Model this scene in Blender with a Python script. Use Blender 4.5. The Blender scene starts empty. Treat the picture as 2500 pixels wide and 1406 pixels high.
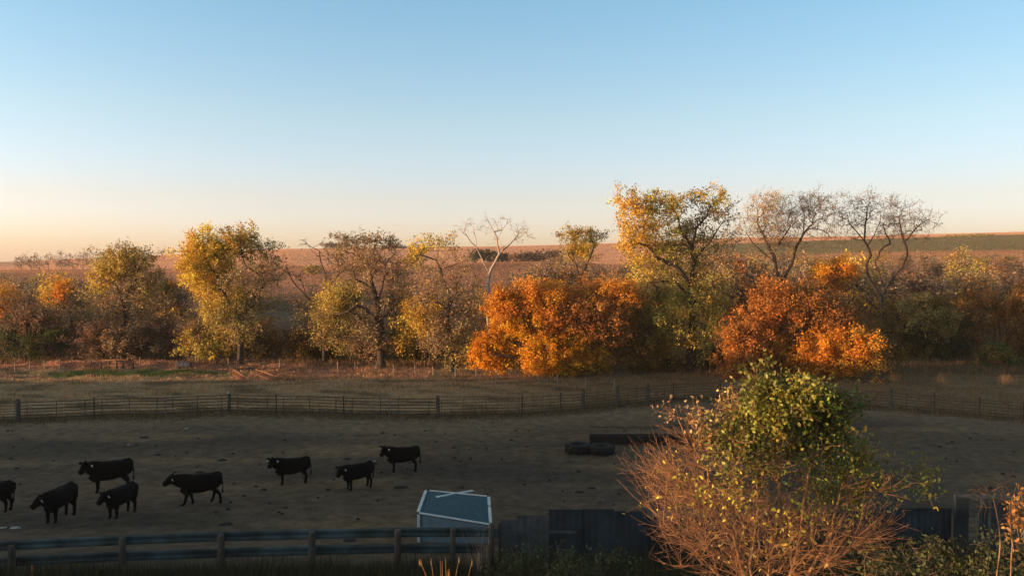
import bpy, bmesh, math, random
import numpy as np
from mathutils import Vector

scene = bpy.context.scene
COL = scene.collection
rng = np.random.default_rng(7)
random.seed(7)
R = math.radians

# ------------------------------------------------------------------ camera
EYE = 11.0                      # eye height above the corral floor
F = 2000.0                      # focal length in pixels of the 2500 px wide photograph
CX, CY = 1250.0, 703.0
PITCH = math.atan(63 / F)       # camera tips down: eye level falls on y = 640
cam_data = bpy.data.cameras.new("camera")
cam = bpy.data.objects.new("camera", cam_data)
COL.objects.link(cam)
cam.location = (0, 0, EYE)
cam.rotation_euler = (R(90) - PITCH, 0, 0)
cam_data.sensor_width = 36
cam_data.lens = 36 * F / 2500
cam_data.clip_start = 0.1
cam_data.clip_end = 20000
scene.camera = cam

# ------------------------------------------------------------------ light
SUN_AZ = 74                     # degrees from straight behind the camera, towards the left
SUN_EL = 4.2
sun_vec = Vector((-math.sin(R(SUN_AZ)) * math.cos(R(SUN_EL)), -math.cos(R(SUN_AZ)) * math.cos(R(SUN_EL)), math.sin(R(SUN_EL))))
world = bpy.data.worlds.new("World")
scene.world = world
world.use_nodes = True
wn = world.node_tree
sky = wn.nodes.new("ShaderNodeTexSky")
sky.sky_type = 'NISHITA'
sky.sun_disc = False
sky.sun_elevation = R(SUN_EL)
sky.sun_rotation = math.atan2(sun_vec.x, sun_vec.y)
sky.air_density = 1.0
sky.dust_density = 0.7
sky.ozone_density = 2.2
# the evening sky is warmer at the skyline and greyer overhead than the clear-air model: tint by height above the horizon
tcw = wn.nodes.new("ShaderNodeTexCoord")
sepw = wn.nodes.new("ShaderNodeSeparateXYZ")
wn.links.new(tcw.outputs["Generated"], sepw.inputs[0])
ramp = wn.nodes.new("ShaderNodeValToRGB")
SKY_TINT = [(0.0, 1.5, 1.34, 1.95), (0.02, 1.47, 1.30, 1.82), (0.075, 1.58, 1.13, 1.10), (0.163, 1.6, 1.2, .91), (0.304, 1.32, 1.24, .92), (0.55, 1.45, .9, .46), (1.0, 1.5, .85, .36)]
while len(ramp.color_ramp.elements) < len(SKY_TINT):
    ramp.color_ramp.elements.new(.5)
for e_, (p_, r0_, g0_, b0_) in zip(ramp.color_ramp.elements, SKY_TINT):
    e_.position = p_
    e_.color = (r0_ / 3, g0_ / 3, b0_ / 3, 1)
wn.links.new(sepw.outputs[2], ramp.inputs[0])
grade = wn.nodes.new("ShaderNodeMix")
grade.data_type = 'RGBA'
grade.blend_type = 'MULTIPLY'
grade.inputs[0].default_value = 1
gain = wn.nodes.new("ShaderNodeVectorMath")
gain.operation = 'MULTIPLY'
gain.inputs[1].default_value = (.86 * 3, 1.0 * 3, 1.35 * 3)
wn.links.new(sky.outputs[0], grade.inputs[6])
wn.links.new(ramp.outputs[0], grade.inputs[7])
wn.links.new(grade.outputs[2], gain.inputs[0])
# the skyline towards the sunset side (left) glows a little more than the far side
glow = wn.nodes.new("ShaderNodeMapRange")
for i_, v_ in ((1, -.6), (2, .6), (3, 1.07), (4, .80)):
    glow.inputs[i_].default_value = v_
side = wn.nodes.new("ShaderNodeVectorMath")
side.operation = 'SCALE'
wn.links.new(sepw.outputs[0], glow.inputs[0])
wn.links.new(gain.outputs[0], side.inputs[0])
wn.links.new(glow.outputs[0], side.inputs["Scale"])
wn.links.new(side.outputs[0], wn.nodes["Background"].inputs[0])
wn.nodes["Background"].inputs[1].default_value = 0.15
sun_data = bpy.data.lights.new("sun", 'SUN')
sun_data.energy = 3.7
sun_data.angle = R(0.5)
sun_data.color = (1.0, 0.575, 0.28)
sun = bpy.data.objects.new("sun", sun_data)
COL.objects.link(sun)
sun.rotation_euler = sun_vec.to_track_quat('Z', 'Y').to_euler()
scene.view_settings.view_transform = 'Standard'
scene.view_settings.look = 'None'
scene.view_settings.gamma = 1
scene.view_settings.exposure = 1.5
scene.cycles.max_bounces = 6
scene.cycles.diffuse_bounces = 3
scene.cycles.transparent_max_bounces = 8

# ------------------------------------------------------------------ measuring helpers
cp, sp = math.cos(PITCH), math.sin(PITCH)


def ray(px, py):
    x = (px - CX) / F
    y = -(py - CY) / F
    return x, cp + y * sp, -sp + y * cp


def at(px, py, Y):
    """the point seen at pixel (px, py) of the photograph at distance Y"""
    x, y, z = ray(px, py)
    k = Y / y
    return np.array([x * k, Y, EYE + z * k])


# terrain: near profile towards the creek, then the far slopes as distance / skyline rows
NEAR_Y = [-3000, -400, -60, 0, 8, 12, 18, 25, 32, 40, 60, 75, 85, 95, 110]
NEAR_Z = [6, 6, 6, 5.5, 4.6, 3.8, 2.6, 1.3, 0.45, 0, 0, 0, -.2, -.7, -1.4]
FX = np.array([-1500, 0, 400, 700, 1000, 1200, 1350, 1500, 1800, 2100, 2500, 4000.])
FAR_D = np.array([85, 110, 190, 330, 450, 900, 1600, 3500, 6000.])
FAR_P = np.array([
    [np.nan] * 12, [np.nan] * 12,
    [775, 770, 765, 765, 765, 760, 755, 750, 745, 730, 715, 700],
    [672, 668, 668, 664, 650, 642, 639, 648, 642, 636, 640, 640],
    [662, 660, 658, 650, 652, 650, 648, 646, 632, 618, 612, 600],
    [643, 641, 622, 609.5, 605, 602, 599, 594, 582, 577, 566, 550],
    [645, 644, 632, 620, 616, 612, 610, 606, 596, 590, 582, 570],
    [645, 643, 640, 640, 640, 640, 640, 640, 640, 640, 640, 640],
    [646, 645, 643, 643, 643, 643, 643, 643, 643, 643, 643, 643]])
FAR_Z = EYE - (FAR_P - 640) / F * FAR_D[:, None]
FAR_Z[0] = -.2
FAR_Z[1] = -1.4


def bump(v, a, b):
    t = np.clip((v - a) / (b - a), 0, 1)
    return t * t * (3 - 2 * t)


def vnoise(X, Y, s, seed=0):
    r = np.random.default_rng(seed)
    out = np.zeros_like(X)
    for k in range(6):
        a = r.uniform(0, 2 * math.pi)
        f = s * r.uniform(.6, 1.7)
        p = r.uniform(0, 6.28, 2)
        out += np.sin((X * math.cos(a) + Y * math.sin(a)) * f + p[0] + 1.7 * np.sin((X * math.sin(a) - Y * math.cos(a)) * f * .8 + p[1]))
    return out / 6


def ground_z(X, Y):
    X = np.asarray(X, float)
    Y = np.asarray(Y, float)
    zn = np.interp(Y, NEAR_Y, NEAR_Z)
    px = np.clip(CX + F * X / np.maximum(Y, 1), -1500, 4000)
    zk = np.stack([np.interp(px, FX, FAR_Z[k]) for k in range(len(FAR_D))])
    d = np.clip(Y, FAR_D[0], FAR_D[-1] - 1)
    i = np.clip(np.searchsorted(FAR_D, d, side='right') - 1, 0, len(FAR_D) - 2)
    m = np.zeros_like(zk)
    sl = (zk[1:] - zk[:-1]) / np.diff(FAR_D).reshape((-1,) + (1,) * (zk.ndim - 1))
    m[1:-1] = np.where(sl[1:] * sl[:-1] > 0, 2 * sl[1:] * sl[:-1] / np.where(sl[1:] + sl[:-1] == 0, 1, sl[1:] + sl[:-1]), 0)
    m[0] = sl[0]
    m[-1] = sl[-1]
    ii = i[None]
    z0 = np.take_along_axis(zk, ii, 0)[0]
    z1 = np.take_along_axis(zk, ii + 1, 0)[0]
    m0 = np.take_along_axis(m, ii, 0)[0]
    m1 = np.take_along_axis(m, ii + 1, 0)[0]
    h = FAR_D[i + 1] - FAR_D[i]
    t = (d - FAR_D[i]) / h
    zf = (2 * t ** 3 - 3 * t ** 2 + 1) * z0 + (t ** 3 - 2 * t ** 2 + t) * h * m0 + (-2 * t ** 3 + 3 * t ** 2) * z1 + (t ** 3 - t ** 2) * h * m1
    w = bump(Y, 88, 108)
    z = zn * (1 - w) + zf * w
    # unseen rise added west of the yard, its profile shaped to cast the yard's shade
    ry = np.interp(Y, [-3000, -60, -21, -14, -9, 0, 42, 48, 54, 58, 64, 77], [6, 6, 9.6, 10.1, 11.4, 11.7, 11.5, 8.5, 5.8, 4.5, 3, 0])
    side = np.exp(-((np.minimum(X, -95) + 95) / 60.) ** 2 - (np.maximum(X, -95) + 95) ** 2 / 17.0 ** 2)
    z = z + np.maximum(ry - z, 0) * side
    n = np.sin(X * .31 + 1.3 * np.sin(Y * .21)) * np.sin(Y * .27 + 1.1 * np.sin(X * .17))
    n2 = np.sin(X * 1.3 + 2 * np.sin(Y * .9)) * np.sin(Y * 1.1 + 2 * np.sin(X * .7))
    z = z + (.07 * n + .025 * n2) * np.clip(1 - np.abs(Y - 60) / 70, .15, 1)
    z = z + 1.1 * vnoise(X, Y, .012, 44) * bump(Y, 400, 800)
    # low knoll of trampled ground at the left beyond the rail fence
    z = z + (.75 + .3 * n2 * 1.2 + .25 * n) * np.exp(-((X + 40) / 18) ** 2 - ((Y - 83) / 4.5) ** 2)
    return z


def gz(x, y):
    return float(ground_z(np.array([x]), np.array([y]))[0])


def gr(px, py):
    """where the ray through pixel (px, py) meets the ground"""
    x, y, z = ray(px, py)
    k = np.linspace(5, 1200, 24000)
    hit = np.nonzero(EYE + z * k < ground_z(x * k, y * k))[0]
    k = k[hit[0]] if len(hit) else 1200
    return np.array([x * k, y * k, gz(x * k, y * k)])


# ------------------------------------------------------------------ object helpers
def tag(o, label=None, cat=None, group=None, kind=None):
    if label: o["label"] = label
    if cat: o["category"] = cat
    if group: o["group"] = group
    if kind: o["kind"] = kind
    return o


def empty(name, loc, label=None, cat=None, group=None, rz=0):
    o = bpy.data.objects.new(name, None)
    COL.objects.link(o)
    o.location = [float(v) for v in loc]
    o.rotation_euler = (0, 0, rz)
    o.empty_display_size = .3
    return tag(o, label, cat, group)


def link(name, me, parent=None):
    o = bpy.data.objects.new(name, me)
    COL.objects.link(o)
    if parent is not None:
        o.parent = parent
    return o


def mesh_np(name, V, faces, mats, cols=None, fmat=None, smooth=False):
    """V (n,3); faces: list of index arrays (m,3) or (m,4); cols (n,3) per vertex"""
    me = bpy.data.meshes.new(name)
    V = np.asarray(V, np.float32)
    faces = [np.asarray(f, np.int32) for f in faces if len(f)]
    me.vertices.add(len(V))
    me.vertices.foreach_set("co", V.ravel())
    tot = np.concatenate([np.full(len(f), f.shape[1], np.int32) for f in faces])
    idx = np.concatenate([f.ravel() for f in faces])
    me.loops.add(len(idx))
    me.loops.foreach_set("vertex_index", idx)
    me.polygons.add(len(tot))
    st = np.concatenate([[0], np.cumsum(tot)[:-1]]).astype(np.int32)
    me.polygons.foreach_set("loop_start", st)
    me.polygons.foreach_set("loop_total", tot)
    if fmat is not None:
        me.polygons.foreach_set("material_index", np.asarray(fmat, np.int32))
    if smooth:
        me.polygons.foreach_set("use_smooth", np.ones(len(tot), bool))
    for m in (mats if isinstance(mats, (list, tuple)) else [mats]):
        me.materials.append(m)
    if cols is not None:
        a = me.color_attributes.new("Col", 'FLOAT_COLOR', 'POINT')
        c = np.ones((len(V), 4), np.float32)
        c[:, :3] = cols
        a.data.foreach_set("color", c.ravel())
    me.update(calc_edges=True)
    return me


class MB:
    """collects boxes, bars and tubes; build() links them as ONE mesh object"""

    def __init__(self):
        self.v, self.f, self.n = [], [], 0

    def add(self, V, faces):
        V = np.asarray(V, float)
        self.v.append(V)
        for f in faces:
            self.f.append([i + self.n for i in f])
        self.n += len(V)

    def hexa(self, c8):
        self.add(c8, [(0, 3, 2, 1), (4, 5, 6, 7), (0, 1, 5, 4), (1, 2, 6, 5), (2, 3, 7, 6), (3, 0, 4, 7)])

    def box(self, x0, x1, y0, y1, z0, z1):
        self.hexa([(x0, y0, z0), (x1, y0, z0), (x1, y1, z0), (x0, y1, z0), (x0, y0, z1), (x1, y0, z1), (x1, y1, z1), (x0, y1, z1)])

    def bar(self, a, b, w, h):
        """rectangular bar from a to b: width w sideways, h in the up direction"""
        a, b = np.asarray(a, float), np.asarray(b, float)
        d = (b - a) / np.linalg.norm(b - a)
        up = np.array([0, 0, 1.]) if abs(d[2]) < .95 else np.array([0, 1., 0])
        s = np.cross(d, up)
        s /= np.linalg.norm(s)
        u = np.cross(s, d)
        s, u = s * w / 2, u * h / 2
        self.hexa([a - s - u, a + s - u, a + s + u, a - s + u, b - s - u, b + s - u, b + s + u, b - s + u])

    def tube(self, pts, rad, n=8, sq=None):
        pts = np.asarray(pts, float)
        rad = np.broadcast_to(np.asarray(rad, float), (len(pts),)) if np.ndim(rad) < 2 else np.asarray(rad, float)
        rings = []
        prev = None
        for i, p in enumerate(pts):
            d = pts[min(i + 1, len(pts) - 1)] - pts[max(i - 1, 0)]
            d = d / (np.linalg.norm(d) + 1e-9)
            if prev is None:
                ref = np.array([0, 0, 1.]) if abs(d[2]) < .9 else np.array([0, 1., 0])
            else:
                ref = prev
            s = ref - d * np.dot(ref, d)
            s /= np.linalg.norm(s) + 1e-9
            prev = s
            t = np.cross(d, s)
            an = np.arange(n) * 2 * math.pi / n
            r1, r2 = (rad[i], rad[i]) if np.ndim(rad) < 2 else rad[i]
            rings.append(p + np.outer(np.cos(an), s) * r1 + np.outer(np.sin(an), t) * r2)
        V = np.concatenate(rings)
        faces = []
        for k in range(len(pts) - 1):
            for j in range(n):
                a, b = k * n + j, k * n + (j + 1) % n
                faces.append((a, b, b + n, a + n))
        faces.append(tuple(range(n))[::-1])
        faces.append(tuple((len(pts) - 1) * n + j for j in range(n)))
        self.add(V, faces)

    def build(self, name, m, parent=None, smooth=False, origin=None, bevel=0):
        V = np.concatenate(self.v)
        if origin is not None:
            V = V - np.asarray(origin)
        me = bpy.data.meshes.new(name)
        me.from_pydata(V.tolist(), [], self.f)
        if smooth:
            for p in me.polygons:
                p.use_smooth = True
        me.materials.append(m)
        bm = bmesh.new()
        bm.from_mesh(me)
        bmesh.ops.recalc_face_normals(bm, faces=bm.faces)
        if bevel:
            bmesh.ops.bevel(bm, geom=list(bm.edges), offset=bevel, segments=1, affect='EDGES')
        bm.to_mesh(me)
        bm.free()
        return link(name, me, parent)


# ------------------------------------------------------------------ materials
def mat(name, color, rough=.8, metal=0, spec=.3, var=.25, scale=4, bump_s=0, bscale=20):
    m = bpy.data.materials.new(name)
    m.use_nodes = True
    nt = m.node_tree
    b = nt.nodes["Principled BSDF"]
    b.inputs["Roughness"].default_value = rough
    b.inputs["Metallic"].default_value = metal
    b.inputs["Specular IOR Level"].default_value = spec
    tc = nt.nodes.new("ShaderNodeTexCoord")
    no = nt.nodes.new("ShaderNodeTexNoise")
    no.inputs["Scale"].default_value = scale
    no.inputs["Detail"].default_value = 6
    nt.links.new(tc.outputs["Object"], no.inputs["Vector"])
    rp = nt.nodes.new("ShaderNodeValToRGB")
    rp.color_ramp.elements[0].position = .3
    rp.color_ramp.elements[1].position = .7
    rp.color_ramp.elements[0].color = [c * (1 - var) for c in color[:3]] + [1]
    rp.color_ramp.elements[1].color = [min(1, c * (1 + var)) for c in color[:3]] + [1]
    nt.links.new(no.outputs["Fac"], rp.inputs[0])
    nt.links.new(rp.outputs[0], b.inputs["Base Color"])
    if bump_s:
        n2 = nt.nodes.new("ShaderNodeTexNoise")
        n2.inputs["Scale"].default_value = bscale
        n2.inputs["Detail"].default_value = 5
        nt.links.new(tc.outputs["Object"], n2.inputs["Vector"])
        bp = nt.nodes.new("ShaderNodeBump")
        bp.inputs["Strength"].default_value = bump_s
        bp.inputs["Distance"].default_value = .05
        nt.links.new(n2.outputs["Fac"], bp.inputs["Height"])
        nt.links.new(bp.outputs[0], b.inputs["Normal"])
    return m


def leaf_mat(name, trans=.35, rough=.65, spec=.2):
    m = bpy.data.materials.new(name)
    m.use_nodes = True
    nt = m.node_tree
    b = nt.nodes["Principled BSDF"]
    b.inputs["Roughness"].default_value = rough
    b.inputs["Specular IOR Level"].default_value = spec
    at_ = nt.nodes.new("ShaderNodeVertexColor")
    at_.layer_name = "Col"
    tr = nt.nodes.new("ShaderNodeBsdfTranslucent")
    mx = nt.nodes.new("ShaderNodeMixShader")
    mx.inputs[0].default_value = trans
    nt.links.new(at_.outputs[0], b.inputs["Base Color"])
    nt.links.new(at_.outputs[0], tr.inputs[0])
    nt.links.new(b.outputs[0], mx.inputs[1])
    nt.links.new(tr.outputs[0], mx.inputs[2])
    nt.links.new(mx.outputs[0], nt.nodes["Material Output"].inputs[0])
    return m


M_LEAF = leaf_mat("leaf")
M_BUSHLEAF = leaf_mat("glossy_leaf", .3, .5, .35)
M_GRASS = leaf_mat("dry_grass", .25, .8, .1)
M_FARGRASS = leaf_mat("far_grass", .5, .9, .05)
M_BARK = mat("bark", (.055, .040, .030), .9, var=.35, scale=3)
M_PALEBARK = mat("bleached_bark", (.36, .29, .23), .85, var=.2, scale=2)
M_TWIG = mat("twig", (.17, .115, .08), .85, var=.3, scale=2)
M_BRUSH = mat("brush_twig", (.30, .185, .125), .9, var=.3, scale=.4)
M_SHOOT = mat("bare_shoot", (.29, .152, .075), .75, var=.55, scale=5)
M_COW = mat("black_hide", (.0035, .0035, .004), .8, spec=.06, var=.4, scale=6, bump_s=.3, bscale=30)
M_TAG = mat("ear_tag_plastic", (.75, .75, .72), .5, var=.03)
M_RUST = mat("rusty_pipe", (.05, .032, .024), .7, var=.4, scale=5)
M_OLDWOOD = mat("weathered_wood", (.075, .062, .052), .9, var=.35, scale=3, bump_s=.3)
M_PALEWOOD = mat("pale_post", (.24, .2, .16), .9, var=.25, scale=5)
M_WIRE = mat("wire", (.05, .045, .04), .6, var=.2)
M_ORANGEWOOD = mat("rust_slats", (.22, .10, .06), .85, var=.3, scale=6)
M_RAIL = mat("galvanised_beam", (.046, .07, .078), .6, metal=.25, var=.6, scale=1.3)
M_SHEET = mat("blue_sheet_metal", (.022, .034, .043), .8, metal=.05, var=.55, scale=.9)
M_CONCRETE = mat("grey_panel", (.06, .066, .07), .9, var=.35, scale=3)
M_ROOF = mat("roof_felt", (.040, .095, .125), .8, var=.22, scale=7, bump_s=.5, bscale=60)
M_SIDING = mat("blue_grey_siding", (.12, .185, .23), .7, var=.15, scale=4)
M_TRIM = mat("white_trim", (.55, .6, .62), .6, var=.12, scale=6)
M_TYRE = mat("black_rubber", (.010, .010, .011), .8, var=.3, bump_s=.2)
M_BUNK = mat("dark_steel", (.018, .017, .016), .7, var=.4)
M_TANK = mat("grey_tank", (.09, .085, .085), .6, var=.3)
M_STONE = mat("chalk_scrap", (.34, .34, .32), .9, var=.2)

# ------------------------------------------------------------------ ground
FENCE_PX = [(-300, 1052), (46, 1031), (230, 1022), (405, 1018), (560, 1010), (675, 1013), (840, 1018), (950, 1020), (1070, 1021), (1275, 1016),
            (1370, 1008), (1425, 1003), (1507, 994), (1580, 986), (1645, 979), (1760, 975), (1870, 979), (2000, 988), (2175, 1001), (2278, 1010), (2390, 1019),
            (2500, 1028), (2640, 1040)]
FENCE = np.array([gr(*p) for p in FENCE_PX])


def fence_y(X):
    return np.interp(X, FENCE[:, 0], FENCE[:, 1])


def lerp(a, b, t):
    return a * (1 - t[..., None]) + np.asarray(b) * t[..., None]


def ground_col(X, Y):
    """what grows or lies where: earth, dry grass, crops, plus sunlight painted on the knoll"""
    px = CX + F * X / np.maximum(Y, 1)
    c = np.broadcast_to(np.array([.112, .082, .054]), X.shape + (3,)).copy()      # trodden earth
    n = vnoise(X * .55, Y * 1.6, .22, 1)
    c = lerp(c, (.062, .050, .040), bump(n, .0, .45) * .8)                           # damp dung
    c = lerp(c, (.20, .135, .075), bump(vnoise(X * .5, Y * 2, .35, 2), .05, .5) * .7)
    c = lerp(c, (.06, .05, .042), bump(vnoise(X * .25, Y * 1.2, .5, 23), .2, .55) * .7)   # straw
    fy = fence_y(X)
    c = lerp(c, (.23, .165, .105), bump(Y - fy + 9 + 2 * vnoise(X, Y, .3, 27), 0, 7) * .6)
    g = bump(Y - fy + 1.0 * vnoise(X, Y, .8, 3), -1.0, 1.5)
    c = lerp(c, (.36, .25, .145), g)                                             # dry grass outside
    c = lerp(c, (.12, .088, .05), g * bump(vnoise(X, Y * 2.5, .5, 4), -.05, .4) * .85)
    c = lerp(c, (.11, .085, .045), bump(-(Y - fy - 1.2) ** 2, -2.2, -.3) * .6)    # weeds under the fence
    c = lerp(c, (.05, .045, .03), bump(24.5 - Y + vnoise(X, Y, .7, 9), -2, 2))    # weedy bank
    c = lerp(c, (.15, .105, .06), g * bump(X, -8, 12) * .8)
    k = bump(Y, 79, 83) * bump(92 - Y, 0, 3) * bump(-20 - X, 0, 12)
    c = lerp(c, (.34, .18, .11), k)  # sunlit pink of the knoll painted into the ground colour
    gp = bump(.8 - ((X + 37) / 12) ** 2 - ((Y - 79.2) / 2.0) ** 2 + .9 * vnoise(X, Y * 2, .9, 5), 0, .5)
    c = lerp(c, (.062, .095, .025), gp)
    w = bump(Y, 92, 104)
    c = lerp(c, (.12, .085, .05), w)                                               # creek bottom
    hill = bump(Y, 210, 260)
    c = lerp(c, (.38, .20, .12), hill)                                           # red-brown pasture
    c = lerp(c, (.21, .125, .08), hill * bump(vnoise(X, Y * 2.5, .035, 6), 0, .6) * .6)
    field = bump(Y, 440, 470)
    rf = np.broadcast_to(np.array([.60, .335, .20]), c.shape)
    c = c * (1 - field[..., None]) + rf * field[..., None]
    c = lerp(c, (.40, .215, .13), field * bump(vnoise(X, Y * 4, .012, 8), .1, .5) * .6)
    green = field * bump(px, 1640, 1760) * bump(700 + .02 * (px - 2000) - Y, -15, 15)
    c = lerp(c, (.16, .145, .065), green)
    c = lerp(c, (.22, .14, .075), green * bump(vnoise(X, Y * 3, .03, 18), .1, .5) * .6)
    return c


def axis(segs):
    out = []
    for a, b, s in segs:
        out.append(np.arange(a, b, s))
    return np.concatenate(out + [[segs[-1][1]]])


gx = axis([(-7000, -1500, 500), (-1500, -300, 60), (-300, -110, 10), (-110, -60, 2.5), (-60, 60, .8), (60, 110, 2.5), (110, 300, 10), (300, 1500, 60), (1500, 7000, 500)])
gy = axis([(-3000, -400, 400), (-400, -60, 40), (-60, 14, 3), (14, 100, .7), (100, 130, 2), (130, 340, 6), (340, 1000, 15), (1000, 1700, 60), (1700, 6000, 300)])
GX, GY = np.meshgrid(gx, gy)
GZ = ground_z(GX, GY)
ny, nx = GX.shape
ii = (np.arange(ny - 1)[:, None] * nx + np.arange(nx - 1)[None]).ravel()
gm = bpy.data.materials.new("ground")
gm.use_nodes = True
nt = gm.node_tree
b = nt.nodes["Principled BSDF"]
b.inputs["Roughness"].default_value = .95
b.inputs["Specular IOR Level"].default_value = .1
vc = nt.nodes.new("ShaderNodeVertexColor")
vc.layer_name = "Col"
geo = nt.nodes.new("ShaderNodeNewGeometry")
n1 = nt.nodes.new("ShaderNodeTexNoise")
n1.inputs["Scale"].default_value = 1.4
n1.inputs["Detail"].default_value = 9
n1.inputs["Roughness"].default_value = .68
nt.links.new(geo.outputs["Position"], n1.inputs["Vector"])
mr = nt.nodes.new("ShaderNodeMapRange")
mr.inputs["From Min"].default_value = .3
mr.inputs["From Max"].default_value = .7
mr.inputs["To Min"].default_value = .5
mr.inputs["To Max"].default_value = 1.5
nt.links.new(n1.outputs["Fac"], mr.inputs["Value"])
mxc = nt.nodes.new("ShaderNodeMix")
mxc.data_type = 'RGBA'
mxc.blend_type = 'MULTIPLY'
mxc.inputs[0].default_value = 1
nt.links.new(vc.outputs[0], mxc.inputs[6])
nt.links.new(mr.outputs[0], mxc.inputs[7])
nt.links.new(mxc.outputs[2], b.inputs["Base Color"])
n2 = nt.nodes.new("ShaderNodeTexNoise")
n2.inputs["Scale"].default_value = 5
n2.inputs["Detail"].default_value = 8
nt.links.new(geo.outputs["Position"], n2.inputs["Vector"])
bp = nt.nodes.new("ShaderNodeBump")
bp.inputs["Strength"].default_value = .9
bp.inputs["Distance"].default_value = .14
nt.links.new(n2.outputs["Fac"], bp.inputs["Height"])
nt.links.new(bp.outputs[0], b.inputs["Normal"])
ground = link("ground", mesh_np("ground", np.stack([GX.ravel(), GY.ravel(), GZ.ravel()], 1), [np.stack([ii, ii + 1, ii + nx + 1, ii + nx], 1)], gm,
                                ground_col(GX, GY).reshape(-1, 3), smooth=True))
tag(ground, kind="structure")


# ------------------------------------------------------------------ grass and weeds (stuff)
def blades(P, H, W, cols, lean=.35, n=3, spread=.12, r=rng):
    """n thin upright triangles per point"""
    N = len(P)
    P = np.repeat(P, n, 0)
    H = np.repeat(H, n) * r.uniform(.55, 1.1, N * n)
    W = np.repeat(W, n)
    C = np.repeat(cols, n, 0) * r.uniform(.7, 1.3, (N * n, 1))
    a = r.uniform(0, 2 * math.pi, N * n)
    s = np.stack([np.cos(a), np.sin(a), np.zeros_like(a)], 1)
    off = r.normal(0, 1, (N * n, 3)) * np.repeat(np.broadcast_to(spread, (N,)), n)[:, None]
    off[:, 2] = 0
    base = P + off
    base[:, 2] -= .03
    b2 = r.uniform(0, 2 * math.pi, N * n)
    ln = H * lean * r.uniform(0, 1, N * n)
    tip = base + np.stack([np.cos(b2) * ln, np.sin(b2) * ln, H], 1)
    V = np.stack([base - s * W[:, None] / 2, base + s * W[:, None] / 2, tip], 1).reshape(-1, 3)
    Fc = np.arange(len(V)).reshape(-1, 3)
    return V, Fc, np.repeat(C, 3, 0)


def scatter(x0, x1, y0, y1, n, fov=.72, r=rng):
    X = r.uniform(x0, x1, n)
    Y = r.uniform(y0, y1, n)
    k = np.abs(X) < fov * Y + 4
    return X[k], Y[k]


def grass_patch(name, X, Y, H, W, col, label, n=3, lean=.35, spread=.12, m=None):
    P = np.stack([X, Y, ground_z(X, Y)], 1)
    V, Fc, C = blades(P, H, W, col, lean, n, spread)
    o = link(name, mesh_np(name, V, [Fc], m or M_GRASS, C))
    return tag(o, label, "grass", kind="stuff")


# pasture between the rail fence and the creek
X, Y = scatter(-75, 75, 52, 98, 52000)
k = Y > fence_y(X) + rng.normal(0, .8, len(X))
X, Y = X[k], Y[k]
c = ground_col(X, Y) * np.array([1.25, 1.15, 1.0])
tall = bump(Y, 84, 92)
h = (.16 + .16 * rng.random(len(X)) + .2 * bump(vnoise(X, Y, .5, 11), .1, .5)) * (1 + 1.6 * tall)
gsel = (c[:, 1] > c[:, 0] * 1.2)
h[gsel] *= .6
grass_patch("pasture_grass", X, Y, h, .07 + .05 * tall, c, "short dry tan grass covering the pasture beyond the rail fence", 3)
X, Y = scatter(-60, -8, 77.5, 93, 26000)
k = (vnoise(X, Y * 2, .5, 15) > -.45) & (((X + 38) / 13) ** 2 + ((Y - 79.6) / 2.2) ** 2 > 1.1)
X, Y = X[k], Y[k]
c = np.array([.50, .27, .17]) * rng.uniform(.6, 1.3, (len(X), 1))  # blades coloured lighter and pinker to paint in the low sun
grass_patch("knoll_grass", X, Y, rng.uniform(.1, .34, len(X)), np.full(len(X), .09), c, "short tan grass on the knoll with sunlit pink put into its colour", 3, .6)
# trodden yard: sparse stubs of straw
X, Y = scatter(-50, 60, 30, 62, 24000)
k = (Y < fence_y(X)) & (vnoise(X, Y * 2, .35, 2) > -.25)
X, Y = X[k], Y[k]
c = ground_col(X, Y) * rng.uniform(.7, 1.9, (len(X), 1))
grass_patch("yard_straw", X, Y, .03 + .05 * rng.random(len(X)), np.full(len(X), .06), c, "flattened straw and stubble strewn over the cattle yard", 3, 2.5)
# weeds along the fence foot
t = rng.uniform(FENCE[0, 0], FENCE[-1, 0], 7000)
X, Y = t, fence_y(t) + rng.normal(.4, .8, len(t))
c = np.array([.15, .11, .06]) * rng.uniform(.6, 1.5, (len(X), 1))
grass_patch("fence_weeds", X, Y, rng.uniform(.10, .42, len(X)), np.full(len(X), .05), c, "low dark weeds growing along the foot of the rail fence", 3)
# tall rank grass before the trees
X, Y = scatter(-70, 75, 80, 112, 22000)
k = (Y > 86 - 6 * bump(X, -5, 30) + 2 * vnoise(X, Y, .3, 14))
X, Y = X[k], Y[k]
c = np.array([.21, .125, .07]) * rng.uniform(.6, 1.4, (len(X), 1)) * np.array([1, 1, 1])
c[rng.random(len(c)) < .25] *= np.array([.6, .75, .6])
grass_patch("rank_grass", X, Y, rng.uniform(.4, 1.1, len(X)), np.full(len(X), .09), c, "tall rank brown grass standing in front of the creek trees", 3)
# far slopes: stubble and prairie grass that catches the low light
X, Y = scatter(-350, 350, 195, 470, 230000, .68)
c = ground_col(X, Y) * rng.uniform(.92, 1.08, (len(X), 1))
grass_patch("hill_grass", X, Y, rng.uniform(.25, .5, len(X)), rng.uniform(.2, .45, len(X)), c, "red brown prairie grass covering the slope beyond the creek", 3, .6, .5, M_FARGRASS)
X, Y = scatter(-680, 700, 450, 930, 260000, .68)
c = ground_col(X, Y) * rng.uniform(.93, 1.07, (len(X), 1))
grass_patch("field_stubble", X, Y, rng.uniform(.3, .5, len(X)), rng.uniform(.35, .8, len(X)), c, "reddish crop stubble on the far fields below the skyline", 3, .6, .8, M_FARGRASS)

# ------------------------------------------------------------------ trees
def unit(v):
    return v / (np.linalg.norm(v, axis=-1, keepdims=True) + 1e-9)


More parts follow.
